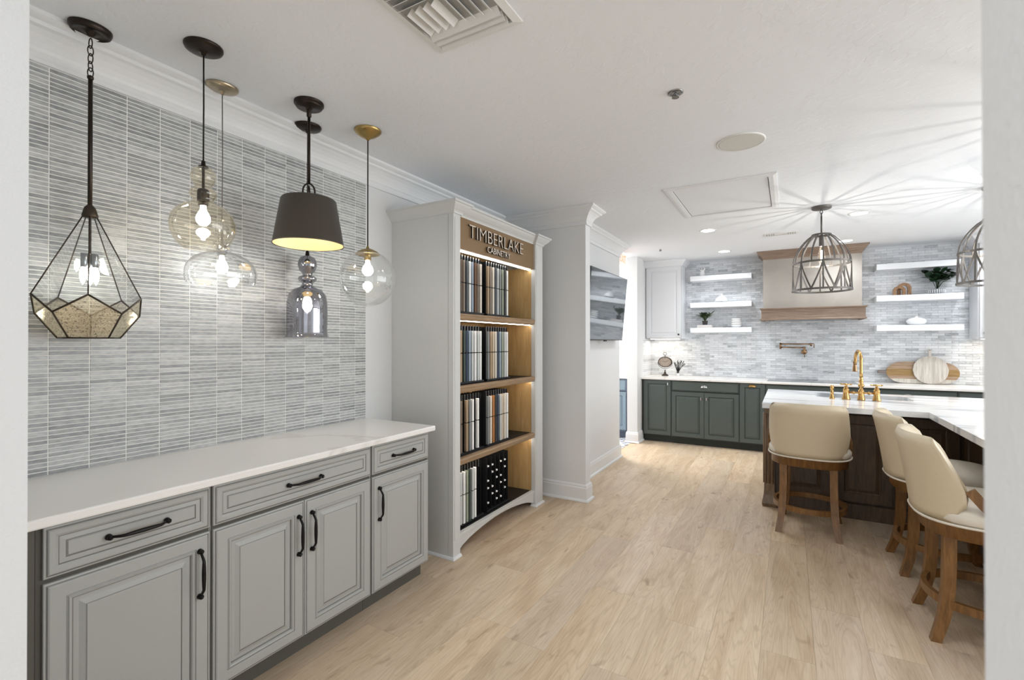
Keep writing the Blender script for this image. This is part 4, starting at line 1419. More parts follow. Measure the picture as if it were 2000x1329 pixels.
# ------------------------------------------------------------------ stools (face +Y locally)
def make_stool(label):
    t = thing('bar_stool', label, 'stool', (0, 0, 0), 0, 'leather counter stools round the island')
    # seat: rounded square, domed
    def outline(a, rx, ry, n=2.8):
        c, s2 = cos(a), sin(a)
        return rx*abs(c)**(2/n)*(1 if c >= 0 else -1), ry*abs(s2)**(2/n)*(1 if s2 >= 0 else -1)
    NN = 40

    def loops(spec, mi=0):
        b_ = MB()
        for rx, ry, z in spec:
            for k in range(NN):
                x, y = outline(2*pi*k/NN, rx, ry)
                b_.v.append(Vector((x, y+.01, z)))
        for i in range(len(spec)-1):
            for k in range(NN):
                a, b2 = i*NN+k, i*NN+(k+1) % NN
                b_.face((a, b2, b2+NN, a+NN), mi, True)
        b_.face([k for k in range(NN)][::-1], mi)
        b_.face([(len(spec)-1)*NN+k for k in range(NN)], mi, True)
        return b_
    loops([(.245, .245, .588), (.262, .262, .592), (.270, .270, .606), (.270, .270, .632), (.258, .258, .656), (.225, .225, .672), (.15, .15, .682), (.07, .07, .685)]).build('seat', M['leather'], t)
    b_ = MB()
    b_.tube([(outline(2*pi*k/NN, .268, .282)[0], outline(2*pi*k/NN, .268, .282)[1]-.002, .589) for k in range(NN)], .0065, 6, closed=True)
    b_.build('piping', M['leather'], t)
    loops([(.238, .250, .512), (.250, .264, .516), (.250, .264, .572), (.258, .272, .578), (.258, .272, .585)]).build('seat_frame', M['stool_wood'], t)
    # legs: square, sabre foot
    for sx in (-1, 1):
        for sy in (-1, 1):
            pts = []
            for z, d in ((.56, 0), (.40, .0), (.27, .004), (.18, .014), (.10, .030), (.045, .048), (.0, .064)):
                pts.append((z, d))
            lb = MB()
            o_ = len(lb.v)
            for z, d in pts:
                hw = .024 if z > .2 else .024 - (.2-z)*.02
                cx_, cy_ = sx*(.158+d*.5), sy*(.172+d*(.9 if sy < 0 else .7))
                lb.v += [Vector((cx_+a*hw, cy_+b*hw, z)) for a, b in ((-1, -1), (1, -1), (1, 1), (-1, 1))]
            for i in range(len(pts)-1):
                for j in range(4):
                    a, b2 = o_+i*4+j, o_+i*4+(j+1) % 4
                    lb.face((a, b2, b2+4, a+4))
            lb.face((0, 1, 2, 3)); e = (len(pts)-1)*4; lb.face((e, e+1, e+2, e+3))
            lb.build('leg', M['stool_wood'], t)
    # curved foot rails, bowed outwards between the legs
    for q in range(4):
        rr = MB()
        pts = []
        for i in range(13):
            t_ = -1 + 2*i/12
            pts.append((t_*.172, -.176 - .055*(1-t_*t_), .185))
        R_ = Matrix.Rotation(q*pi/2, 3, 'Z')
        P = [R_ @ Vector(p) for p in pts]
        nv = R_ @ Vector((0, -1, 0))
        rr.strip(P, lambda i, p: nv, .040, .022)
        rr.build('foot_rail', M['stool_wood'], t)
    # barrel back: closed section swept round
    bb = MB()
    NT = 36
    sec = 20
    for i in range(NT+1):
        u = -1+2*i/NT
        au = abs(u)
        top = 1.0 - .010*au**3
        bot = .590 if au < .84 else .590 + .090*((au-.84)/.16)**.6
        thick = .050 if au < .96 else .050-.018*((au-.96)/.04)
        e_ = .75
        for j in range(sec):
            v = j/sec
            if v < .5:
                s_ = v/.5; outf = 1
            else:
                s_ = 1-(v-.5)/.5; outf = -1
            z = bot + (top-bot)*s_
            h = max(0, (z-.592)/(.99-.592))
            A = radians(70 - 20*max(0, min(1, (h-.42)/.58))**.9)
            th = u*A
            sn, cn = sin(th), cos(th)
            ux, uy = math.copysign(abs(sn)**e_, sn), math.copysign(abs(cn)**e_, cn)
            rnd = 1.0
            if s_ > .88: rnd = math.sqrt(max(0, 1-((s_-.88)/.12)**2))*.75+.25
            rx = .252 + .022*min(1, h/.5) + .019*max(0, (h-.5)/.5)
            ry = .290 + .062*h**1.2 + (.014*((s_-.86)/.14) if s_ > .86 else 0)
            off_ = thick/2*rnd*outf
            x = (rx-thick/2+off_)*ux
            y = -(ry-thick/2+off_)*uy
            bb.v.append(Vector((x, y+.005, z)))
    for i in range(NT):
        for j in range(sec):
            a, b2 = i*sec+j, i*sec+(j+1) % sec
            bb.face((a, b2, b2+sec, a+sec), 0, True)
    bb.face(range(sec)); bb.face([NT*sec+j for j in range(sec)])
    bk = bb.build('backrest', M['leather_back'], t)
    for sx in (-1, 1):
        am = MB()
        pts = [(sx*.244, -.118, .760), (sx*.258, -.07, .695), (sx*.262, -.015, .630), (sx*.262, -.005, .600)]
        am.strip(pts, lambda i, p: Vector((sx, 0, 0)), .042, .026)
        am.build('arm', M['stool_wood'], t)
    return t


st = make_stool('leftmost cream leather counter stool, its back square to the room')
st.location = (.135, 4.315, 0); st.scale = (1, 1, .975); st.rotation_euler = (0, 0, radians(-4))
dup(st, (.825, 3.90, 0), radians(-88), 'cream leather counter stool half hidden between the other two stools')
dup(st, (.830, 3.165, 0), radians(-90), 'nearest cream leather counter stool, cut off by the right door jamb')


# ------------------------------------------------------------------ pendants over the left counter (local z=0 is the ceiling)
def canopy(t, r, h, mat, style='dish'):
    if style == 'dish':
        MB().lathe([(r, -.001), (r, -.006), (r*.96, -.012), (r*.8, -h*.7), (r*.35, -h*.95), (.012, -h), (.008, -h-.012), (0, -h-.012)], n=40).build('canopy', mat, t)
    elif style == 'rim':
        MB().lathe([(r, -.001), (r, -.010), (r*.93, -.020), (r*.84, -.024), (r*.80, -.019), (r*.3, -.020), (.02, -.024), (.012, -.034), (0, -.035)], n=40).build('canopy', mat, t)
    else:
        MB().lathe([(r, -.001), (r, -.012), (r*.9, -.013), (r*.9, -.022), (r*.85, -.026), (.02, -.026), (.014, -.036), (0, -.037)], n=40).build('canopy', mat, t)


def oval_link(b_, c, rx, rz_, ang, rr=.0025):
    R_ = Matrix.Rotation(ang, 3, 'Z')
    b_.tube([Vector(c) + R_ @ Vector((rx*cos(2*pi*i/16), 0, rz_*sin(2*pi*i/16))) for i in range(16)], rr, 6, closed=True)


def bulb(t, z, r=.03, mat=None, h=1.5):
    MB().lathe([(.0115, z), (.013, z-.018), (r*.8, z-.018-r*.6), (r, z-.018-r*1.1), (r*.92, z-.018-r*1.6), (r*.5, z-.018-r*2.05), (0, z-.018-r*2.2)], n=20).build('bulb', mat or M['bulb'], t)


PG = 'pendant lights over the left counter'
# 1 faceted lantern
p = thing('pendant_light', 'faceted teardrop lantern pendant of clear and antiqued glass on a chain and rod', 'pendant light', (-2.292, .758, CEIL), 0, PG)
p.scale = (0.67, 0.79, 1)
canopy(p, .084, .03, M['bronze'], 'rim')
ch = MB()
for i, (cz, an) in enumerate(((-.060, .3), (-.088, 1.7), (-.118, .6), (-.148, 2.1), (-.172, .9))):
    oval_link(ch, (0, 0, cz), .0115, .019, an)
ch.build('chain', M['bronze'], p)
MB().tube([(0, 0, -.186), (0, 0, -.70)], .0095, 12).lathe([(0, -.180), (.013, -.186), (.013, -.194), (.0095, -.198)]).build('rod', M['bronze'], p)
MB().lathe([(.010, -.675), (.022, -.686), (.032, -.716), (.030, -.724), (0, -.724)], n=20).build('cap', M['lead'], p)
az0 = math.atan2(-.77, 2.328) + .02
Apt = [Vector((.207*cos(az0+2*pi*k/5), .207*sin(az0+2*pi*k/5), -1.026)) for k in range(5)]
Bpt = [Vector((.205*cos(az0+2*pi*(k+.5)/5), .205*sin(az0+2*pi*(k+.5)/5), -1.090)) for k in range(5)]
Cpt = [Vector((.122*cos(az0+2*pi*(k+.5)/5), .122*sin(az0+2*pi*(k+.5)/5), -1.180)) for k in range(5)]
Tp = [Vector((.028*cos(az0+2*pi*k/5), .028*sin(az0+2*pi*k/5), -.722)) for k in range(5)]
for k in range(5):
    k1, km1 = (k+1) % 5, (k-1) % 5
    g = MB(); g.v = [Tp[k], Apt[k], Bpt[k], Apt[k1], Tp[k1]]
    g.face((0, 1, 2)); g.face((0, 2, 4)); g.face((4, 2, 3))
    g.build('glass_pane', M['clear'], p)
    g = MB(); g.v = [Apt[k], Bpt[km1], Cpt[km1], Cpt[k], Bpt[k]]
    g.face((0, 1, 2, 3, 4))
    g.build('mirror_pane', M['antique'], p)
lf = MB()
for k in range(5):
    k1 = (k+1) % 5
    lf.tube([Tp[k], Apt[k]], .0028, 6)
    lf.tube([Apt[k], Bpt[k]], .0038, 6); lf.tube([Bpt[k], Apt[k1]], .0038, 6)
    lf.tube([Bpt[k], Cpt[k]], .0038, 6); lf.tube([Cpt[k], Cpt[k1]], .003, 6)
lf.build('frame', M['lead'], p)
MB().tube([(0, 0, -.72), (0, 0, -.86)], .006, 8).build('stem', M['bronze'], p)
sc_ = MB()
for k in range(3):
    a = az0 + 1 + 2*pi*k/3
    sc_.lathe([(0, -.86), (.014, -.862), (.014, -.912), (.011, -.914), (0, -.914)], (.022*cos(a), .022*sin(a), 0), 14)
sc_.build('socket_cluster', M['steel'], p)
for k in range(3):
    a = az0 + 1 + 2*pi*k/3
    b_ = MB().lathe([(.006, 0), (.010, -.012), (.013, -.03), (.009, -.052), (0, -.066)], (.028*cos(a), .028*sin(a), -.914), 14)
    b_.build('bulb', M['bulb_small'], p)

# 2 champagne glass
p = thing('pendant_light', 'champagne tinted blown glass pendant with stacked bulges on a black cord', 'pendant light', (-2.045, 1.037, CEIL), 0, PG)
p.scale = (0.87, 0.87, 1)
canopy(p, .080, .024, M['bronze'])
MB().tube([(0, 0, -.03), (.002, 0, -.25), (0, 0, -.49)], .0035, 8).build('cord', M['black'], p)
MB().lathe([(.0, -.462), (.008, -.464), (.010, -.482), (.022, -.486), (.022, -.490), (0, -.491)], n=20).build('cap', M['bronze'], p)
MB().lathe([(.020, -.490), (.036, -.494), (.048, -.508), (.052, -.527), (.048, -.548), (.036, -.564), (.033, -.570), (.044, -.577), (.055, -.588), (.057, -.600), (.050, -.612), (.042, -.622), (.046, -.634),
            (.072, -.642), (.103, -.660), (.125, -.688), (.134, -.722), (.130, -.752), (.116, -.784), (.092, -.810), (.080, -.818)], n=48).build('glass_shade', M['amber'], p)
MB().lathe([(.006, -.490), (.006, -.575), (.020, -.578), (.025, -.586), (.025, -.628), (.020, -.632), (.020, -.644), (0, -.645)], n=20).build('socket', M['bronze'], p)
bulb(p, -.644, .030)

# 3 clear dome
p = thing('pendant_light', 'wide clear glass dome pendant with a nickel canopy, hanging behind the champagne one', 'pendant light', (-2.288, 1.243, CEIL), 0, PG)
p.scale = (0.74, 0.90, 1)
canopy(p, .078, .026, M['nickel'])
MB().tube([(0, 0, -.03), (0, .002, -.35), (0, 0, -.63)], .0028, 8).build('cord', M['cord_grey'], p)
MB().lathe([(.010, -.632), (.030, -.640), (.042, -.665), (.042, -.690), (.030, -.712), (.027, -.722), (.040, -.732), (.046, -.748), (.042, -.764), (.046, -.776), (.085, -.786), (.130, -.806), (.160, -.838), (.172, -.874), (.168, -.905), (.160, -.925)], n=48).build('glass_shade', M['clear_bright'], p)
MB().lathe([(.006, -.63), (.006, -.738), (.022, -.742), (.024, -.750), (.024, -.792), (0, -.793)], n=20).build('socket', M['chrome'], p)
bulb(p, -.792, .030)

# 4 drum
p = thing('pendant_light', 'dark bronze tapered drum pendant with gold lining on a rod', 'pendant light', (-2.069, 1.545, CEIL), 0, PG)
p.scale = (0.93, 0.93, 1)
canopy(p, .075, .03, M['bronze'], 'flat')
MB().tube([(0, 0, -.03), (0, 0, -.405)], .0075, 12).lathe([(.012, -.03), (.012, -.07), (.0075, -.074)]).build('rod', M['bronze'], p)
rg = MB()
oval_link(rg, (0, 0, -.445), .030, .041, .9, .0048)
oval_link(rg, (0, 0, -.452), .022, .036, 2.3, .0038)
rg.build('ring', M['bronze'], p)
MB().lathe([(.012, -.484), (.134, -.486), (.139, -.492), (.178, -.705), (.181, -.712), (.177, -.7115), (.1735, -.705)], n=56).build('shade', M['drum'], p)
MB().lathe([(.0, -.492), (.130, -.492), (.1745, -.7105)], n=56).build('lining', M['drum_in'], p)
MB().lathe([(.018, -.492), (.018, -.56), (0, -.561)], n=16).build('socket', M['bronze'], p)
bulb(p, -.56, .03)

# 5 mercury bell
p = thing('pendant_light', 'smoky mirrored glass bell pendant hanging low behind the drum', 'pendant light', (-2.303, 1.711, CEIL), 0, PG)
p.scale = (0.93, 0.93, 1)
canopy(p, .077, .026, M['bronze'])
MB().tube([(0, 0, -.03), (0, 0, -.70)], .0032, 8).build('cord', M['black'], p)
MB().lathe([(0, -.69), (.010, -.694), (.012, -.715), (.018, -.72), (0, -.72)], n=16).build('cap', M['bronze'], p)
MB().lathe([(.016, -.718), (.040, -.728), (.052, -.752), (.053, -.775), (.044, -.800), (.028, -.818), (.026, -.826), (.046, -.836), (.053, -.846), (.048, -.858), (.032, -.868), (.030, -.880), (.044, -.894), (.080, -.908), (.103, -.935), (.112, -.975),
            (.113, -1.03), (.113, -1.09), (.111, -1.120), (.113, -1.135), (.111, -1.145), (.118, -1.163), (.122, -1.170)], n=48).build('glass_shade', M['smoke'], p)
MB().lathe([(.008, -.72), (.008, -.89), (.022, -.895), (.022, -.945), (0, -.946)], n=16).build('socket', M['steel'], p)
bulb(p, -.945, .028)

# 6 globe
p = thing('pendant_light', 'large clear glass globe pendant with a satin brass cap', 'pendant light', (-2.052, 1.914, CEIL), 0, PG)
p.scale = (0.965, 0.965, 1)
MB().lathe([(.077, -.001), (.077, -.006), (.070, -.016), (.045, -.034), (.016, -.046), (.008, -.056), (0, -.057)], n=40).build('canopy', M['satin_brass'], p)
MB().tube([(0, 0, -.05), (0, 0, -.67)], .0035, 8).build('cord', M['black'], p)
MB().lathe([(.006, -.655), (.010, -.668), (.030, -.674), (.058, -.688), (.071, -.702), (.069, -.704), (.056, -.694), (.02, -.684), (0, -.684)], n=40).build('cap', M['satin_brass'], p)
gp = []
for i in range(25):
    a = radians(26) + (pi-radians(26))*i/24
    gp.append((max(.0005, .158*sin(a)), -.838+.158*cos(a)))
MB().lathe(gp, n=56).build('glass_globe', M['clear'], p)
MB().lathe([(.018, -.69), (.020, -.70), (.020, -.735), (0, -.736)], n=20).build('socket', M['satin_brass'], p)
bulb(p, -.735, .032)


# ------------------------------------------------------------------ caged pendants over the island
def caged(loc, label):
    t = thing('caged_pendant', label, 'pendant light', loc, 0, 'caged pendants over the island')
    MB().lathe([(.077, -.001), (.077, -.014), (.070, -.020), (.015, -.022), (.010, -.032), (0, -.033)], n=32).build('canopy', M['iron'], t)
    c = MB()
    oval_link(c, (0, 0, -.046), .010, .017, .3, .003)
    oval_link(c, (0, 0, -.070), .010, .017, 1.8, .003)
    c.build('chain', M['iron'], t)
    MB().tube([(0, 0, -.082), (0, 0, -.255)], .007, 10).build('rod', M['iron'], t)

    def rad(z):      # cage radius by height below the ceiling
        # top -.25 r .075 ; mid -.50 r .215 ; bottom -.735 r .222
        u = (-z-.25)/.25
        if u < 1: return .070 + .147*sin(min(1, u)*pi/2)**.8
        return .217 + .006*(u-1)
    cg = MB()
    NR = 16
    for k in range(NR):
        a = 2*pi*k/NR
        P = [(rad(z)*cos(a), rad(z)*sin(a), z) for z in [-.25-.25*i/9 for i in range(10)]]
        cg.strip(P, lambda i, p: Vector((p.x, p.y, .6*(1-i/9)*.2)), .012, .006)
    ribs = cg.build('upper_ribs', M['iron'], t)
    cg = MB()
    ND = 8
    for k in range(ND):
        a = 2*pi*k/ND
        P = [(rad(z)*cos(a), rad(z)*sin(a), z) for z in (-.5, -.58, -.66, -.735)]
        cg.strip(P, lambda i, p: Vector((p.x, p.y, 0)), .012, .006)
        for sg in (-1, 1):
            P = []
            for i in range(9):
                tt = i/8
                aa = a + pi/ND + sg*(pi/ND)*(1-tt)*1.0
                z = -.5-.235*(tt**.8)
                P.append((rad(z)*cos(aa), rad(z)*sin(aa), z))
            cg.strip(P, lambda i, p: Vector((p.x, p.y, 0)), .012, .006)
    cg.build('lattice', M['iron'], t)
    for z, r, w_, th in ((-.25, .071, .014, .008), (-.50, .217, .016, .008), (-.738, .224, .016, .012)):
        rr = MB().strip([(r*cos(2*pi*i/40), r*sin(2*pi*i/40), z) for i in range(40)], lambda i, p: Vector((p.x, p.y, 0)), w_, th, closed=True)
        rr.build('hoop', M['iron'], t)
    tpc = MB()
    for k in range(4):
        a = pi/2*k
        tpc.strip([(0, 0, -.252), (.071*cos(a), .071*sin(a), -.250)], lambda i, p: Vector((0, 0, 1)), .014, .004)
    tpc.build('top_spokes', M['iron'], t)
    MB().lathe([(0, -.25), (.018, -.252), (.020, -.345), (.016, -.352), (0, -.353)], n=16).build('socket', M['iron'], t)
    b_ = MB().lathe([(.013, -.352), (.015, -.37), (.026, -.41), (.031, -.45), (.026, -.485), (.010, -.50), (0, -.502)], n=20)
    g_ = b_.build('bulb', M['bulbglass'], t)
    MB().lathe([(0, -.385), (.0045, -.386), (.0045, -.46), (0, -.461)], n=8).build('filament', M['filament'], g_)
    return t


cgp = caged((.254, 5.015, CEIL), 'iron birdcage pendant with a glowing bulb hanging before the range hood')
dup(cgp, (1.377, 5.02, CEIL), 0, 'iron birdcage pendant half hidden behind the right door jamb')
dup(cgp, (1.36, 3.45, CEIL), 0, 'iron birdcage pendant over the near leg of the island, outside the view')

# ------------------------------------------------------------------ television
tv = thing('television', 'flat television on a wall arm, its glossy screen reflecting the kitchen shelves', 'television', (-1.69, 5.0, 1.80), 0)
TR = Matrix.Rotation(radians(0), 3, 'Z')
MB().box(-.03, 0, -.60, .60, -.365, .365, 0, .004).build('housing', M['tv_edge'], tv)
MB().box(-.0005, .0012, -.592, .592, -.353, .358).build('screen', M['screen'], tv)
MB().box(-.108, -.03, -.10, .10, -.10, .10, 0, .004).build('wall_bracket', M['rack'], tv)
MB().box(-.02, -.003, -.02, .05, -.377, -.365).build('sensor', M['rack'], tv)
tv.rotation_euler = (0, radians(5), 0)

# exit sign
ex = thing('exit_sign', 'lit red and white exit sign under the ceiling of the side hall', 'sign', (-1.90, 6.14, CEIL))
MB().box(-.02, .02, -.15, .15, -.20, -.02, 0, .004).build('housing', M['exit_white'], ex)
MB().box(-.01, .01, -.05, .05, -.02, -.0005).build('mount', M['exit_white'], ex)
text_mesh('EXIT', .14, .002, 'lettering', [M['red']], ex, (.0215, 0, -.108), (pi/2, 0, pi/2), .95, (0, 0, 0))
text_mesh('EXIT', .14, .002, 'lettering', [M['red']], ex, (-.0215, 0, -.108), (pi/2, 0, -pi/2), .95, (0, 0, 0))

# hall cabinet
hm = (M['blue'], M['blue_dark'], M['blue_dark'])
hc = cabinet('hall_cabinet', 'blue grey base cabinet seen through the side hall opening', (-2.75, 6.90, 0), 0, .715, .60, .88, .10,
             [dict(k='drawer', x0=.25, x1=.68, z0=.70, z1=.865, h=('h', .49, .785)), dict(k='door', x0=.25, x1=.68, z0=.12, z1=.68)], hm, M['nickel'])
MB().box(-.02, .735, -.02, .60, .88, .912).build('counter_slab', M['quartz'], hc)

# ------------------------------------------------------------------ shelf and counter ornaments
SZ = (1.622, 1.982, 2.368)
YS = YB-.13
ow = thing('owl_figurine', 'small white ceramic owl with big dark eyes on the top left shelf', 'figurine', (-1.085, YS, SZ[2]))
MB().lathe([(0, 0), (.030, .001), (.036, .02), (.038, .05), (.030, .078), (.026, .084), (.036, .096), (.040, .112), (.034, .130), (0, .136)], n=24).build('body', M['ceramic'], ow)
for s_ in (-1, 1):
    MB().lathe([(0, -.006), (.018, -.003), (.016, .003), (0, .004)], (s_*.020, -.036, .112), 16, axis='Y').build('eye_disc', M['ceramic'], ow)
    MB().lathe([(0, -.004), (.007, -.002), (.006, .003), (0, .004)], (s_*.018, -.0425, .112), 12, axis='Y').build('eye', M['ink'], ow)
    MB().lathe([(0, .026), (.007, .0), (0, -.004)], (s_*.026, -.006, .128), 8).build('ear', M['ceramic'], ow)
MB().lathe([(0, -.012), (.005, -.004), (0, .004)], (0, -.043, .102), 8, axis='Y').build('beak', M['pot_dark'], ow)

ld = thing('lidded_dish', 'white lidded ceramic dish on small feet on the middle left shelf', 'dish', (-.83, YS, SZ[1]))
MB().lathe([(.0, .012), (.07, .012), (.088, .022), (.094, .03), (.088, .034), (.0, .034)], n=32).build('dish', M['ceramic'], ld)
MB().lathe([(.084, .034), (.082, .048), (.066, .072), (.035, .092), (.010, .098), (.008, .104), (.013, .110), (.010, .118), (0, .120)], n=32).build('lid', M['ceramic'], ld)
for a in range(3):
    MB().lathe([(0, 0), (.010, .001), (.013, .012), (0, .014)], (.066*cos(a*2.1+.6), .066*sin(a*2.1+.6), 0), 10).build('foot', M['stripe'], ld)


def leaf_mb(b_, base, d, L_, w_, mi=0, curl=.3):
    """pointed leaf: 2 rows of quads folded at the midrib"""
    d = Vector(d).normalized()
    side = d.cross(Vector((0, 0, 1)))
    if side.length < .1: side = Vector((1, 0, 0))
    side.normalize()
    up = side.cross(d).normalized()
    o_ = len(b_.v)
    n = 5
    for i in range(n+1):
        t = i/n
        c = Vector(base) + d*L_*t - Vector((0, 0, 1))*curl*L_*t*t*.5
        ww = w_*sin(pi*min(1, t*.92+.06))**.8
        b_.v += [c - side*ww + up*ww*.3, c, c + side*ww + up*ww*.3]
    for i in range(n):
        for j in range(2):
            a = o_+i*3+j
            b_.face((a, a+1, a+4, a+3), mi, True)


def plant(name, label, loc, pot, leaf, nst, h, L_, w_, r_pot, h_pot, spread, seed, potprof=None):
    rnd_ = random.Random(seed)
    t = thing(name, label, 'plant', loc)
    MB().lathe(potprof or [(0, 0), (r_pot*.72, 0), (r_pot*.95, h_pot*.9), (r_pot, h_pot), (r_pot*.88, h_pot), (r_pot*.84, h_pot*.88), (0, h_pot*.86)], n=28).build('pot', pot, t)
    stems, lv = MB(), []
    for i in range(nst):
        a = rnd_.uniform(0, 2*pi)
        s_ = rnd_.uniform(.15, 1)*spread
        hh = h*rnd_.uniform(.55, 1)
        top = Vector((s_*cos(a), s_*sin(a)*.6, h_pot+hh))
        mid = Vector((top.x*.35, top.y*.35, h_pot+hh*.55))
        stems.tube([(0, 0, h_pot*.85), mid, top], .0022, 5)
        for k in range(5):
            tt = .3+.7*k/4
            pt = mid.lerp(top, (tt-.3)/.7) if tt > .3 else mid
            an = a + rnd_.uniform(-1.6, 1.6) + k*2.2
            lv.append((pt, (cos(an), sin(an)*.8, rnd_.uniform(.1, .9)), L_*rnd_.uniform(.7, 1.1), w_*rnd_.uniform(.8, 1.1)))
    stems.build('stem', leaf, t)
    for pt, d_, l_, ww in lv:
        b_ = MB(); leaf_mb(b_, pt, d_, l_, ww)
        b_.build('leaf', leaf, t)
    return t


bk1 = MB().box(-.10, .10, -.075, .075, 0, .022, 0, .002).box(-.098, .102, -.0755, .0, .004, .018, 1)
single('book', bk1, [M['book'], M['page']], 'lower white book under the potted plant on the lowest left shelf', 'book', (-1.05, YS, SZ[0]), 'white books under the plant')
single('book', MB().box(-.097, .097, -.07, .07, 0, .020, 0, .002).box(-.095, .099, -.0705, .0, .003, .016, 1), [M['book'], M['page']],
       'upper white book directly under the plant pot on the lowest left shelf', 'book', (-1.047, YS, SZ[0]+.0222), 'white books under the plant')
plant('potted_plant', 'bushy green plant in a small dark pot on two white books', (-1.05, YS, SZ[0]+.0425), M['pot_dark'], M['leaf2'], 26, .110, .085, .010, .042, .062, .100, 3)
for k in range(4):
    bz = k*.030
    pr = [(0, 0), (.035, 0), (.060, .018), (.072-.002*k, .036), (.068-.002*k, .036), (.05, .012), (0, .008)]
    single('bowl', MB().lathe(pr, n=32), [M['ceramic']], ['bottom', 'second from bottom', 'second from top', 'top'][k] + ' white bowl of the stack on the lowest left shelf', 'bowl', (-.637, YS, SZ[0]+bz+.0003), 'stacked white bowls')

# right shelves
for i, (dx, dy, lb, mt_) in enumerate(((0, 0, 'smaller walnut arch ornament in front on the middle right shelf', M['terra']), (.055, .055, 'larger walnut arch ornament standing behind the smaller arch', M['terra']))):
    R0, hh = (.062, .055) if i == 0 else (.068, .09)
    pts = [(-R0, 0)] + [(R0*cos(pi-pi*k/16), hh+R0*sin(pi-pi*k/16)) for k in range(17)] + [(R0, 0)]
    r1 = R0*.48
    pts += [(r1, 0)] + [(r1*cos(pi*k/12), hh+r1*sin(pi*k/12)) for k in range(13)] + [(-r1, 0)]
    b_ = MB(); n_ = len(pts)
    # triangulated band
    outp = [(-R0, 0)] + [(R0*cos(pi-pi*k/16), hh+R0*sin(pi-pi*k/16)) for k in range(17)] + [(R0, 0)]
    inp = [(-r1, 0)] + [(r1*cos(pi-pi*k/16), hh+r1*sin(pi-pi*k/16)) for k in range(17)] + [(r1, 0)]
    for y in (-.018, .018):
        b_.v += [Vector((a, y, c)) for a, c in outp] + [Vector((a, y, c)) for a, c in inp]
    K = len(outp)
    for k in range(K-1):
        b_.face((k, k+1, K+k+1, K+k)); b_.face((2*K+k, 3*K+k, 3*K+k+1, 2*K+k+1))
        b_.face((k, 2*K+k, 2*K+k+1, k+1)); b_.face((K+k, K+k+1, 3*K+k+1, 3*K+k))
    b_.face((0, K, 3*K, 2*K)); b_.face((K-1, 3*K-1, 4*K-1, 2*K-1))
    single('arch_ornament', b_, mt_, lb, 'ornament', (1.165+dx, YS-.03+dy, SZ[1]), 'walnut arch ornaments')
rp = plant('rubber_plant', 'dark leafy rubber plant in a ribbed grey pot on the middle right shelf', (1.515, YS-.02, SZ[1]), M['stripe'], M['leaf'], 17, .215, .095, .036, .075, .062, .19, 11,
           [(0, 0), (.055, 0), (.072, .014), (.076, .034), (.070, .056), (.064, .062), (.058, .058), (0, .054)])
rb = MB()
for k in range(22):
    a = 2*pi*k/22
    rb.tube([(.057*cos(a), .057*sin(a), .004), (.0745*cos(a), .0745*sin(a), .018), (.0775*cos(a), .0775*sin(a), .034), (.071*cos(a), .071*sin(a), .055)], .003, 5)
rb.build('pot_ribs', M['ceramic'], rp)
fv = MB().lathe([(0, 0), (.05, .001), (.085, .018), (.098, .045), (.085, .070), (.045, .088), (.016, .093), (.013, .104), (.018, .110), (.012, .110), (.008, .09), (0, .088)], n=40)
single('flat_vase', fv, M['ceramic'], 'squat white vase with a tiny neck on the lowest right shelf', 'vase', (1.331, YS, SZ[0]))

# clock
cl = thing('table_clock', 'oval antique table clock on a pedestal with a ring on top', 'clock', (-1.595, 7.30, .914), radians(4))
MB().lathe([(0, 0), (.048, 0), (.048, .010), (.042, .016), (.020, .030), (.012, .044), (.016, .052), (.008, .062), (.006, .09), (0, .09)], n=24).build('pedestal', M['clock_iron'], cl)
el = MB()
NE = 48
CX, CZ, RX, RZ = 0, .205, .100, .078
sections = [(1.0, .018), (1.03, .006), (1.0, -.014), (.93, -.018), (.88, -.010)]
for k, (s_, y) in enumerate(sections):
    for i in range(NE):
        a = 2*pi*i/NE
        el.v.append(Vector((CX+RX*s_*cos(a), y, CZ+RZ*s_*sin(a))))
for k in range(len(sections)-1):
    for i in range(NE):
        a, b = k*NE+i, k*NE+(i+1) % NE
        el.face((a, b, b+NE, a+NE), 0, True)
el.face(range(NE))
el.build('case', M['clock_iron'], cl)
fc_ = MB(); fc_.v = [Vector((RX*.9*cos(2*pi*i/NE), -.0095, CZ+RZ*.9*sin(2*pi*i/NE))) for i in range(NE)]; fc_.face(range(NE)); dial = fc_.build('dial', M['clock_face'], cl)
for i, rn in enumerate(['XII', 'I', 'II', 'III', 'IIII', 'V', 'VI', 'VII', 'VIII', 'IX', 'X', 'XI']):
    a = pi/2 - i*pi/6
    text_mesh(rn, .019, .0003, 'numeral', [M['ink']], dial, (RX*.74*cos(a), -.0105, CZ+RZ*.74*sin(a)), (pi/2, 0, 0), .9, (0, 0, 0))
for an, L2 in ((radians(150), .032), (radians(28), .050)):
    MB().strip([(0, -.0115, CZ), (L2*1.15*cos(an), -.0115, CZ+L2*sin(an))], lambda i, p: Vector((0, -1, 0)), .004, .001).build('hand', M['ink'], cl)
rg = MB(); rg.tube([(0, 0, CZ+RZ), (0, 0, CZ+RZ+.025)], .005, 8)
rg.tube([(.024*cos(2*pi*i/20), 0, CZ+RZ+.044+.018*sin(2*pi*i/20)) for i in range(20)], .0032, 6, closed=True)
rg.build('ring', M['clock_iron'], cl)
yk = MB().tube([(RX*1.06*cos(a), 0, CZ-.006+RZ*1.16*sin(a)) for a in [pi + pi*i/16 for i in range(17)]], .0032, 6)
yk.build('yoke', M['clock_iron'], cl)

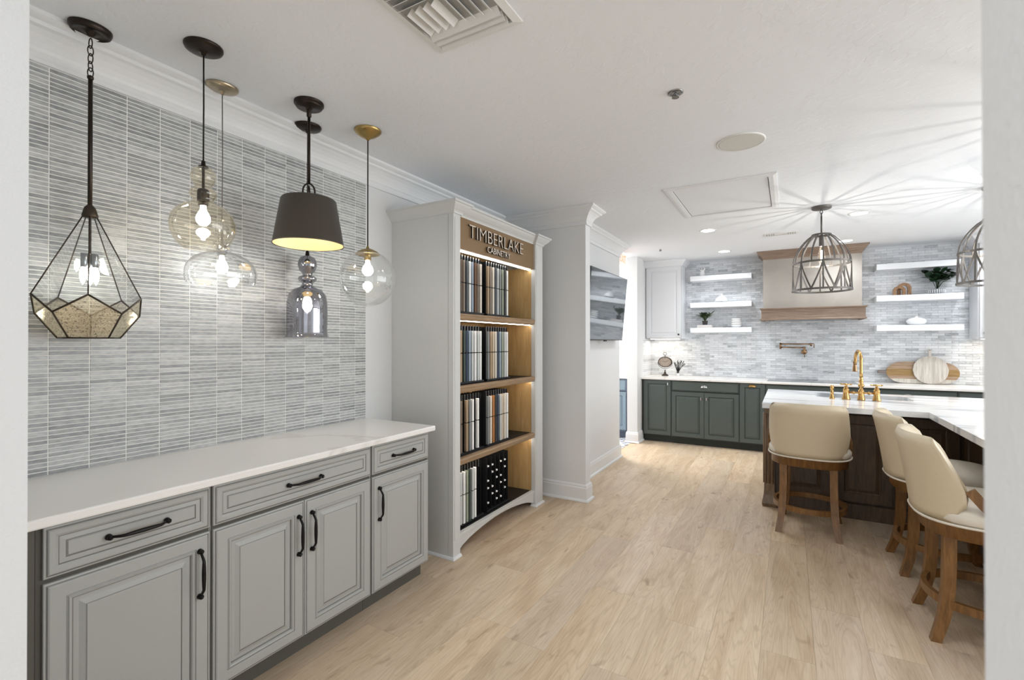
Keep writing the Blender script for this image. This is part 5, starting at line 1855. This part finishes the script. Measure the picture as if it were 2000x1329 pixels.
# bottle of twigs
bt = thing('twig_bottle', 'small labelled glass bottle of dark twigs beside the clock', 'bottle', (-1.413, 7.31, .914))
MB().lathe([(0, .001), (.019, .001), (.021, .006), (.021, .046), (.017, .054), (.009, .060), (.009, .070)], n=20).build('glass_bottle', M['clear'], bt)
MB().lathe([(.0216, .010), (.0216, .044)], n=20).build('paper_label', M['ceramic'], bt)
MB().lathe([(.0195, .046), (.0225, .048), (.018, .056), (.011, .062), (.011, .068)], n=20).build('shoulder_band', M['pot_dark'], bt)
tw = MB()
rr_ = random.Random(5)
for k in range(11):
    a = -1.0 + k*.22
    dx = .09*sin(a)+rr_.uniform(-.01, .012); hh = .10+.05*cos(a*1.1)+rr_.uniform(-.015, .02)
    P = [Vector((0, 0, .012)), Vector((dx*.15, 0, .068)), Vector((dx*.5, rr_.uniform(-.02, .02), .068+hh*.5)), Vector((dx+.012, rr_.uniform(-.03, .03), .068+hh))]
    tw.tube(P, [.003, .003, .0035, .0042], 5)
    for j in range(3):
        q = P[2].lerp(P[3], .3+.3*j)
        leaf_mb(tw, q, (rr_.uniform(-1, 1), rr_.uniform(-.5, .5), .8), .026, .006)
tw.build('twigs', M['twig'], bt)


# cutting boards leaning on the wall
lean = radians(8)
def plate(outline_, thick, mats, split=None):
    """a flat board with its own plank stripes"""
    b_ = MB()
    b_.prism(outline_, -thick/2, thick/2, 0, 'Y')
    return b_


Rb = Matrix.Rotation(-lean, 3, 'X')
cb1 = thing('long_cutting_board', 'long brown striped wooden cutting board with rounded ends and a handle', 'cutting board', (1.39, 7.435, .917))
cb1.rotation_euler = (-lean, 0, 0)
HW, HH = .342, .132
stripes = [(0, .050, M['board2'], 'pale strip'), (.050, .088, M['board1'], None), (.088, .142, M['board1'], None), (.142, .205, M['board1'], None), (.205, .264, M['board1'], None)]


def stadium_x(z):
    dz = abs(z-HH)/HH
    return HW-.17 + .17*math.sqrt(max(0, 1-dz**2))


for si, (za, zb, mt_, lb) in enumerate(((0, .052, M['board2'], 1), (.052, .09, M['board1'], 0), (.09, .172, M['board1b'], 0), (.172, .212, M['board1'], 0), (.212, .264, M['board1'], 0))):
    zs = [za+(zb-za)*i/6 for i in range(7)]
    poly = [(stadium_x(z), z) for z in zs] + [(-stadium_x(z), z) for z in reversed(zs)]
    MB().prism(poly, -.010, .010, 0, 'Y').build('strip', mt_, cb1)
hdl = MB().box(-HW-.088, -HW+.012, -.009, .009, HH-.020, HH+.020, 0, .008)
hdl.build('handle', M['board3'], cb1)
cb2 = thing('round_cutting_board', 'round pale whitewashed cutting board with a short handle, leaning in front', 'cutting board', (1.465, 7.405, .917))
cb2.rotation_euler = (-lean, 0, 0)
RC = .166
for xa, xb in ((-RC, -.05), (-.05, .055), (.055, RC)):
    xs = [xa+(xb-xa)*i/8 for i in range(9)]
    h_ = lambda x: math.sqrt(max(0, RC*RC-x*x))
    poly = [(x, RC-h_(x)) for x in xs] + [(x, RC+h_(x)) for x in reversed(xs)]
    cl_ = []
    for q in poly:
        if not cl_ or (abs(cl_[-1][0]-q[0])+abs(cl_[-1][1]-q[1])) > 1e-5: cl_.append(q)
    MB().prism(cl_, -.009, .009, 0, 'Y').build('strip', M['board2'], cb2)
hp = MB()
hp.prism([(-.014, 2*RC-.006), (.014, 2*RC-.006), (.013, 2*RC+.05), (.019, 2*RC+.075), (.012, 2*RC+.088), (-.012, 2*RC+.088), (-.019, 2*RC+.075), (-.013, 2*RC+.05)], -.008, .008, 0, 'Y')
hp.build('handle', M['board2'], cb2)
MB().lathe([(0, -.0095), (.005, -.0095)], (0, 0, 2*RC+.074), 12, axis='Y').build('hanging_hole', M['ink'], cb2)
print('planks', nP, 'tiles', cnt, 'objects', len(bpy.data.objects))
